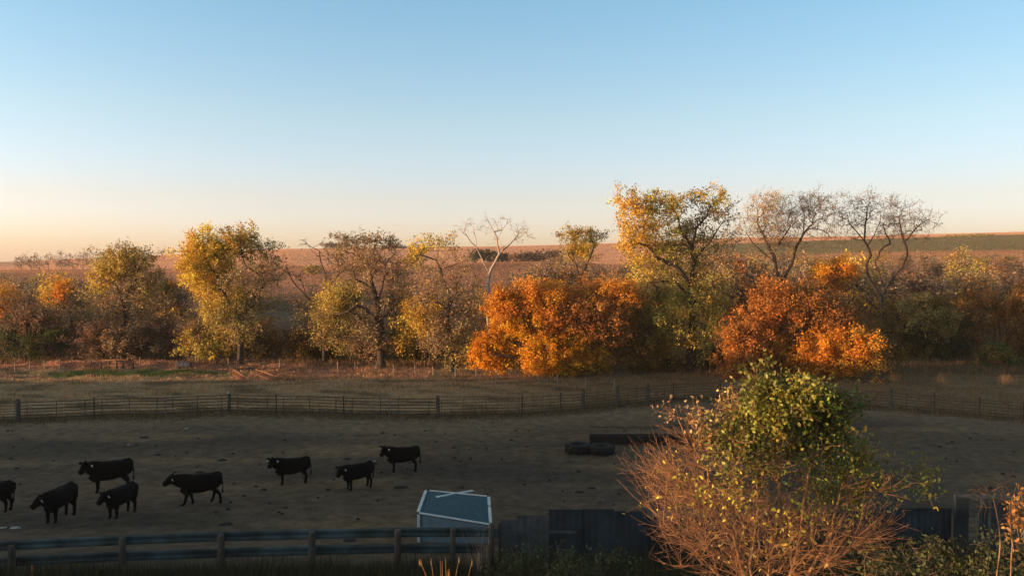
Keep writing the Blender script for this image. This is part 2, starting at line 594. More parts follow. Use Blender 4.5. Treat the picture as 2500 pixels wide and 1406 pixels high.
def prisms(p0, p1, r0, r1, n=4):
    """one open n-sided frustum per edge"""
    d = unit(p1 - p0)
    ref = np.where(np.abs(d[:, 2:3]) < .9, np.array([[0, 0, 1.]]), np.array([[0, 1., 0]]))
    s = unit(np.cross(d, ref))
    t = np.cross(d, s)
    an = np.arange(n) * 2 * math.pi / n
    ca, sa = np.cos(an)[None, :, None], np.sin(an)[None, :, None]
    ring = s[:, None] * ca + t[:, None] * sa
    ext = d * (r1 * .5)[:, None]
    A = (p0 - ext)[:, None] + ring * r0[:, None, None]
    B = (p1 + ext)[:, None] + ring * r1[:, None, None]
    V = np.concatenate([A, B], 1).reshape(-1, 3)
    base = (np.arange(len(p0)) * 2 * n)[:, None]
    j = np.arange(n)[None]
    k = (j + 1) % n
    Fc = np.stack([base + j, base + k, base + n + k, base + n + j], -1).reshape(-1, 4)
    return V, Fc


class Skeleton:
    def __init__(self, seg, r):
        self.P, self.n, self.par, self.limb, self.seg, self.r = np.zeros((4000, 3)), 0, [], [], seg, r

    def put(self, p, par, limb):
        if self.n == len(self.P):
            self.P = np.concatenate([self.P, np.zeros_like(self.P)])
        self.P[self.n] = p
        self.n += 1
        self.par.append(par)
        self.limb.append(limb)

    def path(self, pts, start, wob, limb):
        last = start
        pts = [np.asarray(p, float) for p in pts]
        prev = self.P[last].copy() if last >= 0 else pts.pop(0)
        if last < 0:
            self.put(prev, -1, True)
            last = 0
        for q in pts:
            L = np.linalg.norm(q - prev)
            k = max(1, int(round(L / self.seg)))
            off = self.r.normal(0, wob * L * .5, 3)
            for i in range(1, k + 1):
                f = i / k
                p = prev + (q - prev) * f + off * math.sin(math.pi * f) + (self.r.normal(0, wob * self.seg * .6, 3) if i < k else 0)
                self.put(p, last, limb)
                last = self.n - 1
            prev = q
        return last

    def nearest(self, p):
        return int(np.argmin(((self.P[:self.n] - p) ** 2).sum(1)))


# leaf colours (what the leaf itself is like)
PAL = dict(
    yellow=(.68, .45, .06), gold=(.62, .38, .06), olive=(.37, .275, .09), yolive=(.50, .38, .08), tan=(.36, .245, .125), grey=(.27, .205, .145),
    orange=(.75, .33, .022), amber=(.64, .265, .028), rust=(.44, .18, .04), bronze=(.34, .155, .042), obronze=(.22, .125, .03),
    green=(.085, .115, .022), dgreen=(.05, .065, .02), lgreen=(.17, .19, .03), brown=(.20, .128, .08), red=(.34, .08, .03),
    bgreen=(.14, .155, .028), blgreen=(.235, .235, .04), byel=(.36, .32, .05))


def tree(name, label, Y, base_px, limbs, blobs, r_base=.35, leaf=.20, seg=.8, bark=None, cat="tree", group=None, dens=3.0, attr=1.5,
         wob=.10, twig_r=.018, seed=0, deep=.55, twig_len=.9, thr=.035, nz=3, crown_name="crown", twigs=3, leaf_m=None, shape='diamond', expo=None,
         upright=.25, base_drop=True, crown_mat=None, shoots=(), inflate=1.1):
    """limbs: polylines of photograph pixels, the first from the ground up; blobs: (px, py, rx, ry, palette, density[, depth shift])"""
    r = np.random.default_rng(1000 + seed)
    bx, by = base_px
    b = at(bx, by, Y)
    if base_drop:
        b[2] = gz(b[0], b[1]) - .05
    s = Y / F
    sk = Skeleton(seg, r)

    def pt(p, drift):
        q = at(p[0], p[1], Y + (p[2] if len(p) > 2 else drift))
        return q
    for i, L in enumerate(limbs):
        drift = 0.0
        pts = []
        for j, p in enumerate(L):
            if i > 0 or j > 0:
                drift += r.normal(0, .5) * seg
            pts.append(b if (i == 0 and j == 0) else pt(p, drift))
        if i == 0:
            sk.path(pts, -1, wob * .5, True)
        else:
            k = sk.nearest(pts[0])
            sk.path(pts, k, wob * .6, True)
    # attractors in the crown's clumps
    A, Ab = [], []
    for k, bl in enumerate(blobs):
        px, py, rx, ry, pal, dn = bl[:6]
        dy = bl[6] if len(bl) > 6 else r.normal(0, deep) * rx * s
        c = at(px, py, Y + dy)
        n = max(3, int(attr * dn ** .5 * rx * ry * s * s * 6.0 / (seg * seg)))
        v = unit(r.normal(0, 1, (n, 3))) * (r.random((n, 1)) ** (1 / 2.4)) * np.where(r.random((n, 1)) < .22, 1.5, inflate)
        A.append(c + v * np.array([rx * s, (rx + ry) * .5 * s * .9, ry * s]))
        Ab += [k] * n
    tips = []
    if A:
        A = np.concatenate(A)
        Ab = np.array(Ab)
        gl = ground_z(A[:, 0], A[:, 1]) + .25
        A[:, 2] = np.maximum(A[:, 2], gl)
        S = sk.P[:sk.n]
        d0 = np.array([((S - a) ** 2).sum(1).min() for a in A])
        for q in np.argsort(d0):
            Pn = sk.P[:sk.n]
            dv = A[q] - Pn
            dd = np.linalg.norm(dv, axis=1) * (1 - .25 * dv[:, 2] / (np.linalg.norm(dv, axis=1) + .01))
            k = int(np.argmin(dd))
            tips.append((sk.path([A[q]], k, wob * 1.3, False), Ab[q]))
    P = sk.P[:sk.n]
    par = np.asarray(sk.par)
    n = len(P)
    cnt = np.zeros(n)
    haskid = np.zeros(n, bool)
    haskid[par[1:]] = True
    cnt[~haskid] = 1
    for i in range(n - 1, 0, -1):
        cnt[par[i]] += cnt[i]
    e = expo or math.log(r_base / twig_r) / max(math.log(cnt[0]), .1)
    rad = twig_r * np.maximum(cnt, 1) ** min(e, .62)
    rad[0] = max(rad[0], r_base * 1.25)
    rad = np.where(np.asarray(sk.limb), np.maximum(rad, twig_r * 1.8), rad)
    c1 = np.arange(1, n)
    p0, p1, ra, rb = P[par[1:]], P[1:], np.minimum(rad[par[1:]], rad[1:] * 1.5), rad[1:]
    big = rb > thr
    root = empty(name, b, label, cat, group)
    bk = bark or M_BARK
    if big.any():
        V, Fc = prisms(p0[big], p1[big], ra[big], rb[big], 7)
        link("trunk", mesh_np("trunk", V - b, [Fc], bk, smooth=True), root)
    # twigs at the ends
    VV, FF, CC, FM = [], [], [], []
    off = 0
    sm = ~big
    T0, T1, TA, TB = [p0[sm]], [p1[sm]], [ra[sm]], [rb[sm]]
    ends, eb = np.zeros((0, 3)), np.zeros(0, int)
    if tips:
        ti = np.array([t[0] for t in tips])
        tb = np.array([t[1] for t in tips])
        tp = P[ti]
        td = unit(tp - P[par[ti]])
        o = np.repeat(tp, twigs, 0)
        dr = unit(np.repeat(td, twigs, 0) + r.normal(0, .75, (len(o), 3)) + np.array([0, 0, upright]))
        L = twig_len * r.uniform(.5, 1.2, len(o))
        m1 = o + dr * L[:, None] * .5
        e1 = m1 + unit(dr + r.normal(0, .45, dr.shape)) * L[:, None] * .5
        T0 += [o, m1]
        T1 += [m1, e1]
        TA += [np.full(len(o), twig_r), np.full(len(o), twig_r * .75)]
        TB += [np.full(len(o), twig_r * .75), np.full(len(o), twig_r * .4)]
        ends = np.concatenate([tp, m1, e1])
        eb = np.concatenate([tb, np.repeat(tb, twigs), np.repeat(tb, twigs)])
        ew = np.concatenate([np.arange(len(tp)), np.repeat(np.arange(len(tp)), twigs), np.repeat(np.arange(len(tp)), twigs)])
    for (px, py, rx, ry, ns, Ls) in shoots:          # long straight young shoots springing from the branches
        c = at(px, py, Y + r.normal(0, .2))
        axis_ = np.array([b[0], b[1], 0])
        for _ in range(ns):
            q = c + unit(r.normal(0, 1, 3)) * r.random() ** .5 * np.array([rx * s, rx * s, ry * s])
            k = sk.nearest(q)
            p_ = P[k].copy()
            out = (q - axis_) * np.array([1, 1, 0])
            d = unit(unit(q - p_ + 1e-6) * .5 + unit(out + r.normal(0, .3, 3) * np.array([1, 1, 0])) * .75 + np.array([0, 0, r.uniform(.0, 1.1)]) + r.normal(0, .25, 3))
            Lq = Ls * r.uniform(.45, 1.2)
            w = twig_r * r.uniform(.8, 1.25)
            for j in range(5):
                n_ = p_ + d * Lq / 5
                T0.append(p_[None]); T1.append(n_[None])
                TA.append(np.array([w * (1 - j * .15)])); TB.append(np.array([w * (1 - (j + 1) * .15)]))
                if j > 0 and r.random() < .5:
                    e_ = n_ + unit(d + r.normal(0, .6, 3)) * Lq * .18
                    T0.append(n_[None]); T1.append(e_[None])
                    TA.append(np.array([w * .6])); TB.append(np.array([w * .3]))
                p_ = n_
                d = unit(d + r.normal(0, .10, 3) + np.array([0, 0, .06]))
    T0, T1, TA, TB = map(np.concatenate, (T0, T1, TA, TB))
    V, Fc = prisms(T0, T1, TA, TB, nz)
    VV.append(V)
    FF.append(Fc)
    CC.append(np.full((len(V), 3), .1))
    FM.append(np.zeros(len(Fc), int))
    off = len(V)
    # leaves
    if len(ends) and dens > 0:
        w = np.array([blobs[k][5] for k in eb])
        nl = r.poisson(np.clip(w * dens * 2.2, 0, 60))
        c = np.repeat(ends, nl, 0)
        kb = np.repeat(eb, nl)
        kt = np.repeat(ew, nl)
        N = len(c)
        if N:
            c = c + r.normal(0, 1, (N, 3)) * np.array([.30, .30, .26]) * seg
            pc = np.array([PAL[bl[4]] for bl in blobs])[kb]
            clump = r.lognormal(0, .22, (len(tips), 1))[kt]
            hue = r.normal(0, .12, (len(tips), 1))[kt] + r.normal(0, .10, (N, 1))
            pc = pc * clump * r.lognormal(0, .25, (N, 1)) * np.concatenate([1 + .3 * hue, 1 - .5 * hue, 1 - .8 * hue], 1)
            pc = np.clip(pc, .004, .85)
            a = unit(r.normal(0, 1, (N, 3)) + np.array([0, 0, -.5]))
            bb = unit(np.cross(a, unit(r.normal(0, 1, (N, 3)))))
            sz = leaf * r.uniform(.6, 1.25, (N, 1))
            if shape == 'diamond':
                LV = np.stack([c - a * sz * .5, c + bb * sz * .38, c + a * sz * .5, c - bb * sz * .38], 1).reshape(-1, 3)
                LF = np.arange(N * 4).reshape(-1, 4)
                per = 4
            else:
                nn = np.cross(a, bb)
                up = nn * sz * .10
                LV = np.stack([c, c + a * sz * .35 + bb * sz * .27 + up, c + a * sz * .75 + bb * sz * .2 + up * .6, c + a * sz * 1.0 - nn * sz * .08,
                               c + a * sz * .75 - bb * sz * .2 + up * .6, c + a * sz * .35 - bb * sz * .27 + up, c + a * sz * .5], 1).reshape(-1, 3)
                q = np.arange(N)[:, None] * 7
                LF = np.concatenate([q + np.array([[0, 1, 2, 6]]), q + np.array([[6, 2, 3, 4]]), q + np.array([[0, 6, 4, 5]])])
                per = 7
            VV.append(LV)
            FF.append(LF + off)
            CC.append(np.repeat(pc, per, 0))
            FM.append(np.ones(len(LF), int))
    me = mesh_np(crown_name, np.concatenate(VV) - b, [np.concatenate(FF)], [crown_mat or (bk if bark else M_TWIG), leaf_m or M_LEAF], np.concatenate(CC), np.concatenate(FM))
    link(crown_name, me, root)
    return root


tree("yellowing_cottonwood", "rounded olive gold cottonwood, left neighbour of the bright yellow one", 92, (309, 862),
     [[(309, 862), (307, 780), (303, 745), (322, 700), (335, 672), (340, 650)], [(303, 748), (286, 700), (270, 662), (288, 645)], [(306, 760), (270, 745), (248, 722), (235, 705)]],
     [(290, 640, 55, 28, 'yolive', 1.2), (322, 620, 48, 16, 'olive', 1), (246, 690, 24, 24, 'yellow', 1.3), (350, 655, 42, 40, 'olive', .9),
      (300, 690, 60, 32, 'tan', .8), (225, 722, 18, 18, 'olive', .7), (370, 690, 28, 30, 'tan', .6), (265, 665, 30, 22, 'yolive', 1.2), (300, 740, 60, 40, 'tan', .7), (260, 780, 50, 40, 'tan', .7), (340, 780, 50, 50, 'tan', .7), (350, 720, 40, 40, 'olive', .7)], .26, seed=1)
tree("yellow_cottonwood", "bright yellow two-topped cottonwood with a bare limb reaching right", 88, (585, 868),
     [[(585, 868), (588, 810), (605, 745), (638, 708), (648, 686), (633, 668), (604, 652)], [(590, 790), (560, 735), (535, 690), (510, 640), (495, 615)], [(648, 687), (672, 683), (698, 681)],
      [(604, 655), (592, 620), (585, 595)], [(640, 672), (655, 640), (650, 615)]],
     [(500, 612, 46, 34, 'yellow', 2.2), (478, 655, 36, 36, 'yellow', 2), (578, 592, 44, 30, 'gold', 1.8), (640, 618, 32, 25, 'olive', 1.2), (520, 690, 50, 45, 'gold', 1.6),
      (555, 735, 48, 50, 'yolive', 1.4), (645, 655, 32, 26, 'tan', .8), (592, 685, 60, 36, 'tan', .8), (540, 640, 40, 40, 'gold', 1.4), (530, 770, 30, 40, 'yolive', 1.1), (625, 730, 40, 40, 'olive', .6), (570, 790, 50, 40, 'olive', .8), (615, 790, 40, 50, 'olive', .6), (670, 680, 40, 30, 'tan', .5), (520, 740, 30, 40, 'yolive', .8)], .30, seed=2)
tree("dead_limbed_tree", "half dead leaning tree with bare crooked limbs, left of the dark-trunked cottonwood", 90, (790, 868),
     [[(790, 868), (785, 800), (764, 740), (723, 697), (706, 668), (699, 655)], [(772, 760), (745, 714), (738, 690), (728, 672)], [(785, 790), (802, 720), (796, 669), (783, 638), (779, 612), (764, 605), (751, 598)],
      [(800, 710), (812, 688), (829, 668), (826, 643), (817, 626)], [(829, 668), (845, 655), (850, 640)], [(706, 668), (690, 655), (676, 655)]],
     [(700, 650, 26, 14, 'brown', .05), (752, 590, 18, 18, 'brown', .05), (790, 600, 30, 30, 'brown', .05), (735, 680, 30, 20, 'brown', .1), (820, 625, 28, 22, 'gold', .4), (790, 720, 30, 40, 'tan', .6), (775, 780, 40, 40, 'olive', .8), (745, 770, 34, 36, 'tan', .5)], .26, seed=3, twig_r=.02)
tree("dark_trunked_cottonwood", "spreading thinly leaved cottonwood with a thick dark trunk lit along its left edge", 85, (932, 870),
     [[(932, 870), (929, 800), (924, 752), (913, 706), (906, 684), (916, 662), (940, 646), (962, 622)], [(913, 708), (890, 692), (866, 681), (848, 684), (828, 682)], [(908, 676), (886, 646), (873, 630)],
      [(922, 740), (934, 700), (938, 674), (952, 662)], [(928, 790), (914, 776), (894, 754), (871, 746), (852, 760), (830, 767)], [(930, 780), (940, 770), (960, 755)], [(866, 681), (864, 664), (868, 655)]],
     [(850, 592, 30, 18, 'tan', .9), (905, 596, 60, 20, 'tan', .9), (958, 608, 26, 16, 'tan', .7), (868, 645, 62, 36, 'tan', .8), (910, 640, 58, 36, 'tan', .8), (830, 730, 50, 42, 'yolive', 1.4),
      (806, 790, 32, 48, 'olive', 1.3), (880, 800, 42, 40, 'tan', .9), (970, 722, 38, 56, 'tan', 1), (985, 800, 28, 58, 'gold', 1), (870, 720, 40, 26, 'olive', .8), (955, 660, 30, 30, 'tan', .6), (925, 740, 40, 40, 'tan', .5), (850, 770, 40, 40, 'olive', .9), (940, 830, 36, 30, 'tan', .5), (900, 830, 36, 36, 'tan', .7), (1000, 760, 30, 40, 'gold', .8)], .44, seed=4)
tree("open_crowned_cottonwood", "thin cottonwood with a small flat yellow top, just left of the dead white tree", 83, (1103, 895),
     [[(1103, 895), (1100, 830), (1094, 765), (1097, 745), (1100, 722), (1089, 700), (1081, 674), (1074, 654), (1066, 636), (1045, 628), (1025, 622)], [(1079, 657), (1106, 648), (1133, 636)],
      [(1096, 748), (1115, 725), (1135, 707)], [(1093, 758), (1056, 725), (1045, 712)], [(1066, 637), (1072, 612), (1070, 595)], [(1098, 800), (1070, 770), (1050, 750)]],
     [(1062, 594, 38, 13, 'yellow', 1), (1020, 616, 26, 18, 'yellow', 1.3), (1014, 640, 26, 14, 'yolive', 1.2), (1102, 606, 20, 10, 'gold', .6), (1108, 636, 36, 16, 'tan', .6), (1058, 700, 56, 44, 'tan', .7),
      (1128, 745, 46, 56, 'tan', .8), (1035, 765, 40, 48, 'gold', 1), (1080, 815, 36, 46, 'tan', .9), (1130, 835, 30, 46, 'olive', 1), (1140, 690, 40, 30, 'tan', .5), (1095, 770, 50, 50, 'tan', .6), (1060, 850, 36, 30, 'tan', .7), (1110, 860, 40, 26, 'olive', .7)], .28, seed=5)
tree("dead_white_tree", "dead leafless tree with pale bleached forking limbs against the sky", 100, (1192, 862),
     [[(1192, 862), (1191, 780), (1192, 715), (1192, 690), (1195, 668), (1185, 650), (1172, 622), (1160, 600), (1140, 576), (1122, 560)], [(1163, 606), (1163, 588), (1156, 562), (1158, 545)], [(1195, 668), (1206, 645), (1220, 620), (1215, 600), (1213, 580), (1200, 556), (1190, 536)],
      [(1214, 590), (1225, 560), (1222, 530)], [(1220, 620), (1236, 604), (1250, 590), (1278, 572), (1290, 560)], [(1250, 591), (1263, 576), (1270, 560)], [(1140, 576), (1134, 560), (1138, 548)], [(1225, 562), (1238, 545), (1240, 536)]],
     [(1125, 560, 14, 12, 'tan', .6), (1160, 552, 16, 16, 'tan', .6), (1195, 545, 14, 20, 'tan', .6), (1228, 548, 16, 20, 'tan', .6), (1268, 566, 26, 18, 'tan', .8), (1215, 590, 16, 14, 'tan', .3)],
     .19, bark=M_PALEBARK, seed=6, dens=0, twigs=3, twig_r=.016, thr=.03, seg=.55, inflate=1.5, attr=1.2, twig_len=.8)
tree("little_yellow_tree", "small yellow-leaved tree rising behind the orange trees", 104, (1420, 860),
     [[(1420, 860), (1418, 760), (1415, 680), (1405, 640), (1395, 610)], [(1414, 680), (1440, 630), (1455, 595)], [(1410, 650), (1375, 610), (1366, 590)]],
     [(1395, 578, 26, 15, 'gold', 1.4), (1432, 580, 28, 16, 'yellow', 1.2), (1462, 580, 18, 15, 'tan', .9), (1398, 608, 26, 22, 'yolive', 1.4), (1435, 612, 24, 22, 'yellow', 1.1), (1375, 590, 16, 24, 'tan', .2), (1415, 650, 40, 26, 'tan', .6)],
     .26, seed=7)
tree("tall_cottonwood", "tallest cottonwood, broad gold and olive crown over a thick trunk, between the orange trees", 84, (1685, 922),
     [[(1685, 922), (1687, 860), (1690, 780), (1688, 700), (1695, 640), (1690, 602), (1700, 556), (1724, 530), (1735, 500)], [(1688, 692), (1652, 650), (1605, 628), (1580, 600)], [(1691, 610), (1662, 560), (1650, 520), (1640, 495)],
      [(1693, 640), (1740, 582), (1765, 542)], [(1690, 722), (1650, 690), (1582, 690)], [(1605, 628), (1560, 570), (1540, 520)], [(1690, 760), (1720, 730), (1740, 700)]],
     [(1538, 500, 28, 36, 'gold', 2), (1590, 508, 52, 34, 'yellow', 1.7), (1640, 500, 40, 30, 'yolive', 1.3), (1742, 488, 32, 32, 'yellow', 1.6), (1700, 510, 46, 36, 'tan', 1), (1555, 565, 46, 46, 'gold', 1.7),
      (1620, 580, 66, 56, 'yolive', 1.4), (1700, 585, 60, 56, 'olive', 1.2), (1762, 565, 30, 56, 'tan', .9), (1600, 645, 60, 46, 'yolive', 1.4), (1680, 670, 66, 56, 'yolive', 1.4), (1738, 690, 36, 56, 'olive', 1.1),
      (1600, 735, 46, 46, 'yolive', 1.7), (1735, 780, 28, 64, 'yolive', 2), (1640, 765, 56, 56, 'yolive', 1.7), (1580, 695, 40, 30, 'olive', 1), (1690, 735, 56, 50, 'yolive', 1.5), (1560, 615, 40, 40, 'gold', 1.3), (1650, 830, 46, 46, 'yolive', 1.1), (1715, 830, 36, 50, 'yolive', 1.1), (1610, 800, 46, 46, 'yolive', 1.1), (1560, 745, 36, 36, 'olive', .9), (1675, 800, 40, 50, 'olive', 1), (1750, 620, 40, 40, 'tan', .8), (1775, 520, 20, 34, 'tan', .6)], .52, seed=8, attr=.8)
tree("leaning_bare_cottonwood", "nearly bare cottonwood of two leaning trunks, right of the tallest tree", 96, (1915, 870),
     [[(1915, 870), (1908, 740), (1911, 682), (1937, 632), (1945, 600), (1960, 573), (1985, 547), (2008, 533)], [(1982, 558), (2007, 562), (2030, 582)], [(1912, 720), (1955, 669), (1981, 636), (2011, 614), (2018, 584)],
      [(1910, 700), (1896, 662), (1890, 625), (1864, 573), (1848, 543), (1850, 515)], [(1900, 600), (1912, 580), (1930, 553), (1935, 525)], [(1890, 640), (1845, 600), (1822, 569), (1815, 534), (1798, 516)], [(1960, 573), (1965, 535), (1955, 505)]],
     [(1872, 496, 30, 22, 'gold', 1.1), (1896, 530, 46, 34, 'tan', .8), (1955, 500, 36, 24, 'grey', .6), (2000, 502, 32, 28, 'grey', .6), (1960, 545, 56, 36, 'grey', .5), (1820, 555, 28, 36, 'grey', .2),
      (1862, 585, 46, 36, 'tan', .7), (2030, 540, 24, 36, 'grey', .3), (1910, 590, 46, 30, 'tan', .5), (2020, 580, 22, 24, 'grey', .3), (1850, 540, 30, 30, 'gold', .9), (1980, 520, 40, 30, 'grey', .5)], .27, seed=9, inflate=1.35, attr=1.7, leaf=.14, seg=.7, wob=.16, twigs=4, twig_len=1.1, thr=.03, twig_r=.015, dens=1.6)
tree("bare_forked_tree", "leafless many-forked tree at the right end of the skyline trees", 98, (2158, 880),
     [[(2158, 880), (2156, 800), (2151, 726), (2122, 678), (2114, 647), (2126, 624), (2110, 588), (2092, 566), (2074, 546), (2068, 520)], [(2118, 600), (2140, 560), (2150, 525)], [(2156, 735), (2158, 706), (2144, 658), (2136, 636), (2148, 613), (2173, 595), (2163, 572), (2150, 550)],
      [(2157, 715), (2180, 680), (2203, 652), (2214, 625), (2207, 590), (2236, 558), (2266, 536)], [(2207, 590), (2200, 560), (2195, 530)], [(2110, 588), (2112, 550), (2118, 510)]],
     [(2078, 516, 36, 36, 'grey', .5), (2120, 498, 32, 28, 'grey', .5), (2160, 520, 32, 30, 'grey', .5), (2200, 528, 36, 34, 'grey', .5), (2244, 540, 40, 34, 'grey', .4), (2130, 560, 56, 30, 'grey', .3), (2220, 570, 46, 22, 'grey', .3),
      (2060, 560, 26, 30, 'grey', .3), (2180, 560, 30, 30, 'grey', .3)], .26, seed=10, inflate=1.35, attr=1.7, leaf=.14, seg=.7, wob=.16, twigs=4, twig_len=1.1, thr=.03, twig_r=.015, dens=1.5)
tree("golden_maple", "brilliant orange maple with branches to the ground, left of the bronze one", 80, (1316, 922),
     [[(1316, 922), (1314, 880), (1300, 830), (1280, 780), (1265, 740)], [(1312, 870), (1345, 830), (1370, 790)], [(1308, 860), (1240, 830), (1215, 800)], [(1280, 780), (1240, 750)], [(1314, 880), (1250, 870), (1200, 860)]],
     [(1232, 752, 42, 34, 'amber', 2.2), (1182, 862, 30, 34, 'orange', 2.4), (1216, 872, 42, 28, 'orange', 2.4), (1268, 738, 56, 34, 'amber', 2), (1290, 790, 52, 46, 'orange', 2.4), (1330, 818, 56, 44, 'orange', 2.6),
      (1328, 872, 50, 40, 'orange', 2.6), (1388, 862, 36, 44, 'orange', 2.2), (1226, 815, 32, 42, 'orange', 2.2), (1330, 735, 46, 36, 'amber', 1.7), (1248, 838, 26, 30, 'lgreen', 1.0, 2.5), (1350, 780, 36, 36, 'amber', 2), (1310, 700, 40, 16, 'amber', 1)],
     .28, leaf=.19, seed=11, attr=1.3, seg=.65)
tree("bronze_maple", "dark bronze maple with a forked pale trunk, under the tallest cottonwood's left side", 82, (1455, 925),
     [[(1455, 925), (1456, 890), (1446, 845), (1435, 790), (1430, 740)], [(1456, 888), (1480, 830), (1500, 770)], [(1452, 870), (1400, 820), (1380, 780)], [(1470, 850), (1530, 820), (1560, 790)]],
     [(1430, 728, 76, 34, 'rust', 1.5), (1500, 722, 62, 34, 'amber', 1.3), (1380, 770, 52, 46, 'rust', 1.5), (1470, 785, 66, 52, 'bronze', 1.6), (1440, 862, 40, 44, 'orange', 2), (1550, 780, 62, 52, 'obronze', 1.5),
      (1545, 862, 42, 36, 'obronze', 1.5), (1500, 835, 50, 36, 'bronze', 1.4), (1600, 830, 36, 40, 'obronze', 1.2), (1410, 900, 30, 18, 'amber', 1.6), (1470, 745, 50, 30, 'amber', 1.3)],
     .3, leaf=.19, seed=12, attr=1.3, seg=.65)
tree("rust_orange_maple", "broad low rust orange maple standing behind the green-topped mulberry", 78, (1955, 940),
     [[(1955, 940), (1955, 900), (1945, 850), (1930, 790), (1905, 730)], [(1953, 890), (2000, 840), (2040, 800)], [(1950, 880), (1890, 850), (1840, 830)], [(1940, 840), (1970, 780)], [(1954, 890), (2050, 870), (2100, 855)]],
     [(1895, 722, 48, 26, 'rust', 1.5), (1860, 775, 54, 44, 'rust', 1.6), (1945, 765, 70, 46, 'rust', 1.6), (2025, 795, 64, 42, 'bronze', 1.6), (1830, 848, 54, 50, 'rust', 1.8), (1910, 855, 66, 50, 'amber', 2),
      (2000, 860, 72, 52, 'amber', 2), (2090, 858, 56, 50, 'amber', 1.9), (1790, 892, 32, 28, 'rust', 1.5), (2060, 785, 36, 26, 'obronze', 1.3), (2050, 895, 50, 28, 'amber', 1.8), (1875, 900, 50, 26, 'rust', 1.6), (2125, 850, 32, 36, 'bronze', 1.5), (1975, 725, 46, 26, 'bronze', 1.1), (1965, 815, 90, 50, 'rust', 1.8), (2070, 825, 60, 40, 'bronze', 1.6), (1985, 750, 60, 34, 'bronze', 1.4), (1800, 830, 40, 40, 'rust', 1.4)],
     .34, leaf=.19, seed=13, attr=1.3, seg=.65)
tree("far_orange_tree", "small vivid orange crown peeking between the two bare skyline trees", 112, (2035, 850),
     [[(2035, 850), (2035, 740), (2030, 690), (2020, 660)], [(2034, 720), (2060, 680)]],
     [(2010, 665, 24, 20, 'orange', 2), (2040, 652, 30, 14, 'orange', 1.8), (2066, 668, 24, 20, 'amber', 2), (2035, 690, 36, 26, 'rust', 1.2), (2000, 700, 30, 30, 'rust', .9)], .25, seed=14)
tree("left_edge_orange_tree", "orange-leaved tree cut off by the left edge of the picture", 100, (20, 862),
     [[(20, 862), (22, 790), (18, 750), (8, 730)], [(21, 780), (40, 745)]],
     [(10, 735, 36, 22, 'amber', 1.8), (35, 750, 30, 20, 'rust', 1.5), (-20, 740, 40, 30, 'amber', 1.6), (15, 765, 40, 20, 'rust', 1)], .25, seed=15)
tree("slim_orange_tree", "slim tree with an orange gold top, left of the rounded olive cottonwood", 95, (180, 866),
     [[(180, 866), (176, 800), (167, 740), (160, 705)], [(172, 770), (140, 730), (122, 715)], [(168, 745), (190, 720)]],
     [(150, 708, 26, 13, 'amber', 1.8), (122, 726, 18, 20, 'gold', 1.6), (160, 735, 36, 22, 'bronze', .9), (195, 725, 24, 26, 'brown', .5), (150, 775, 28, 32, 'tan', .8), (200, 770, 30, 34, 'brown', .5)], .2, seed=16)
tree("dark_green_bush_tree", "low dark green bushy tree at the far left before the brush", 92, (75, 876),
     [[(75, 876), (75, 845), (70, 810)], [(75, 850), (105, 820)], [(74, 850), (40, 825)]],
     [(75, 800, 62, 36, 'dgreen', 1.8), (45, 830, 40, 32, 'dgreen', 1.5), (105, 830, 40, 32, 'green', 1.5), (75, 850, 60, 20, 'dgreen', 1.2)], .2, seed=17)

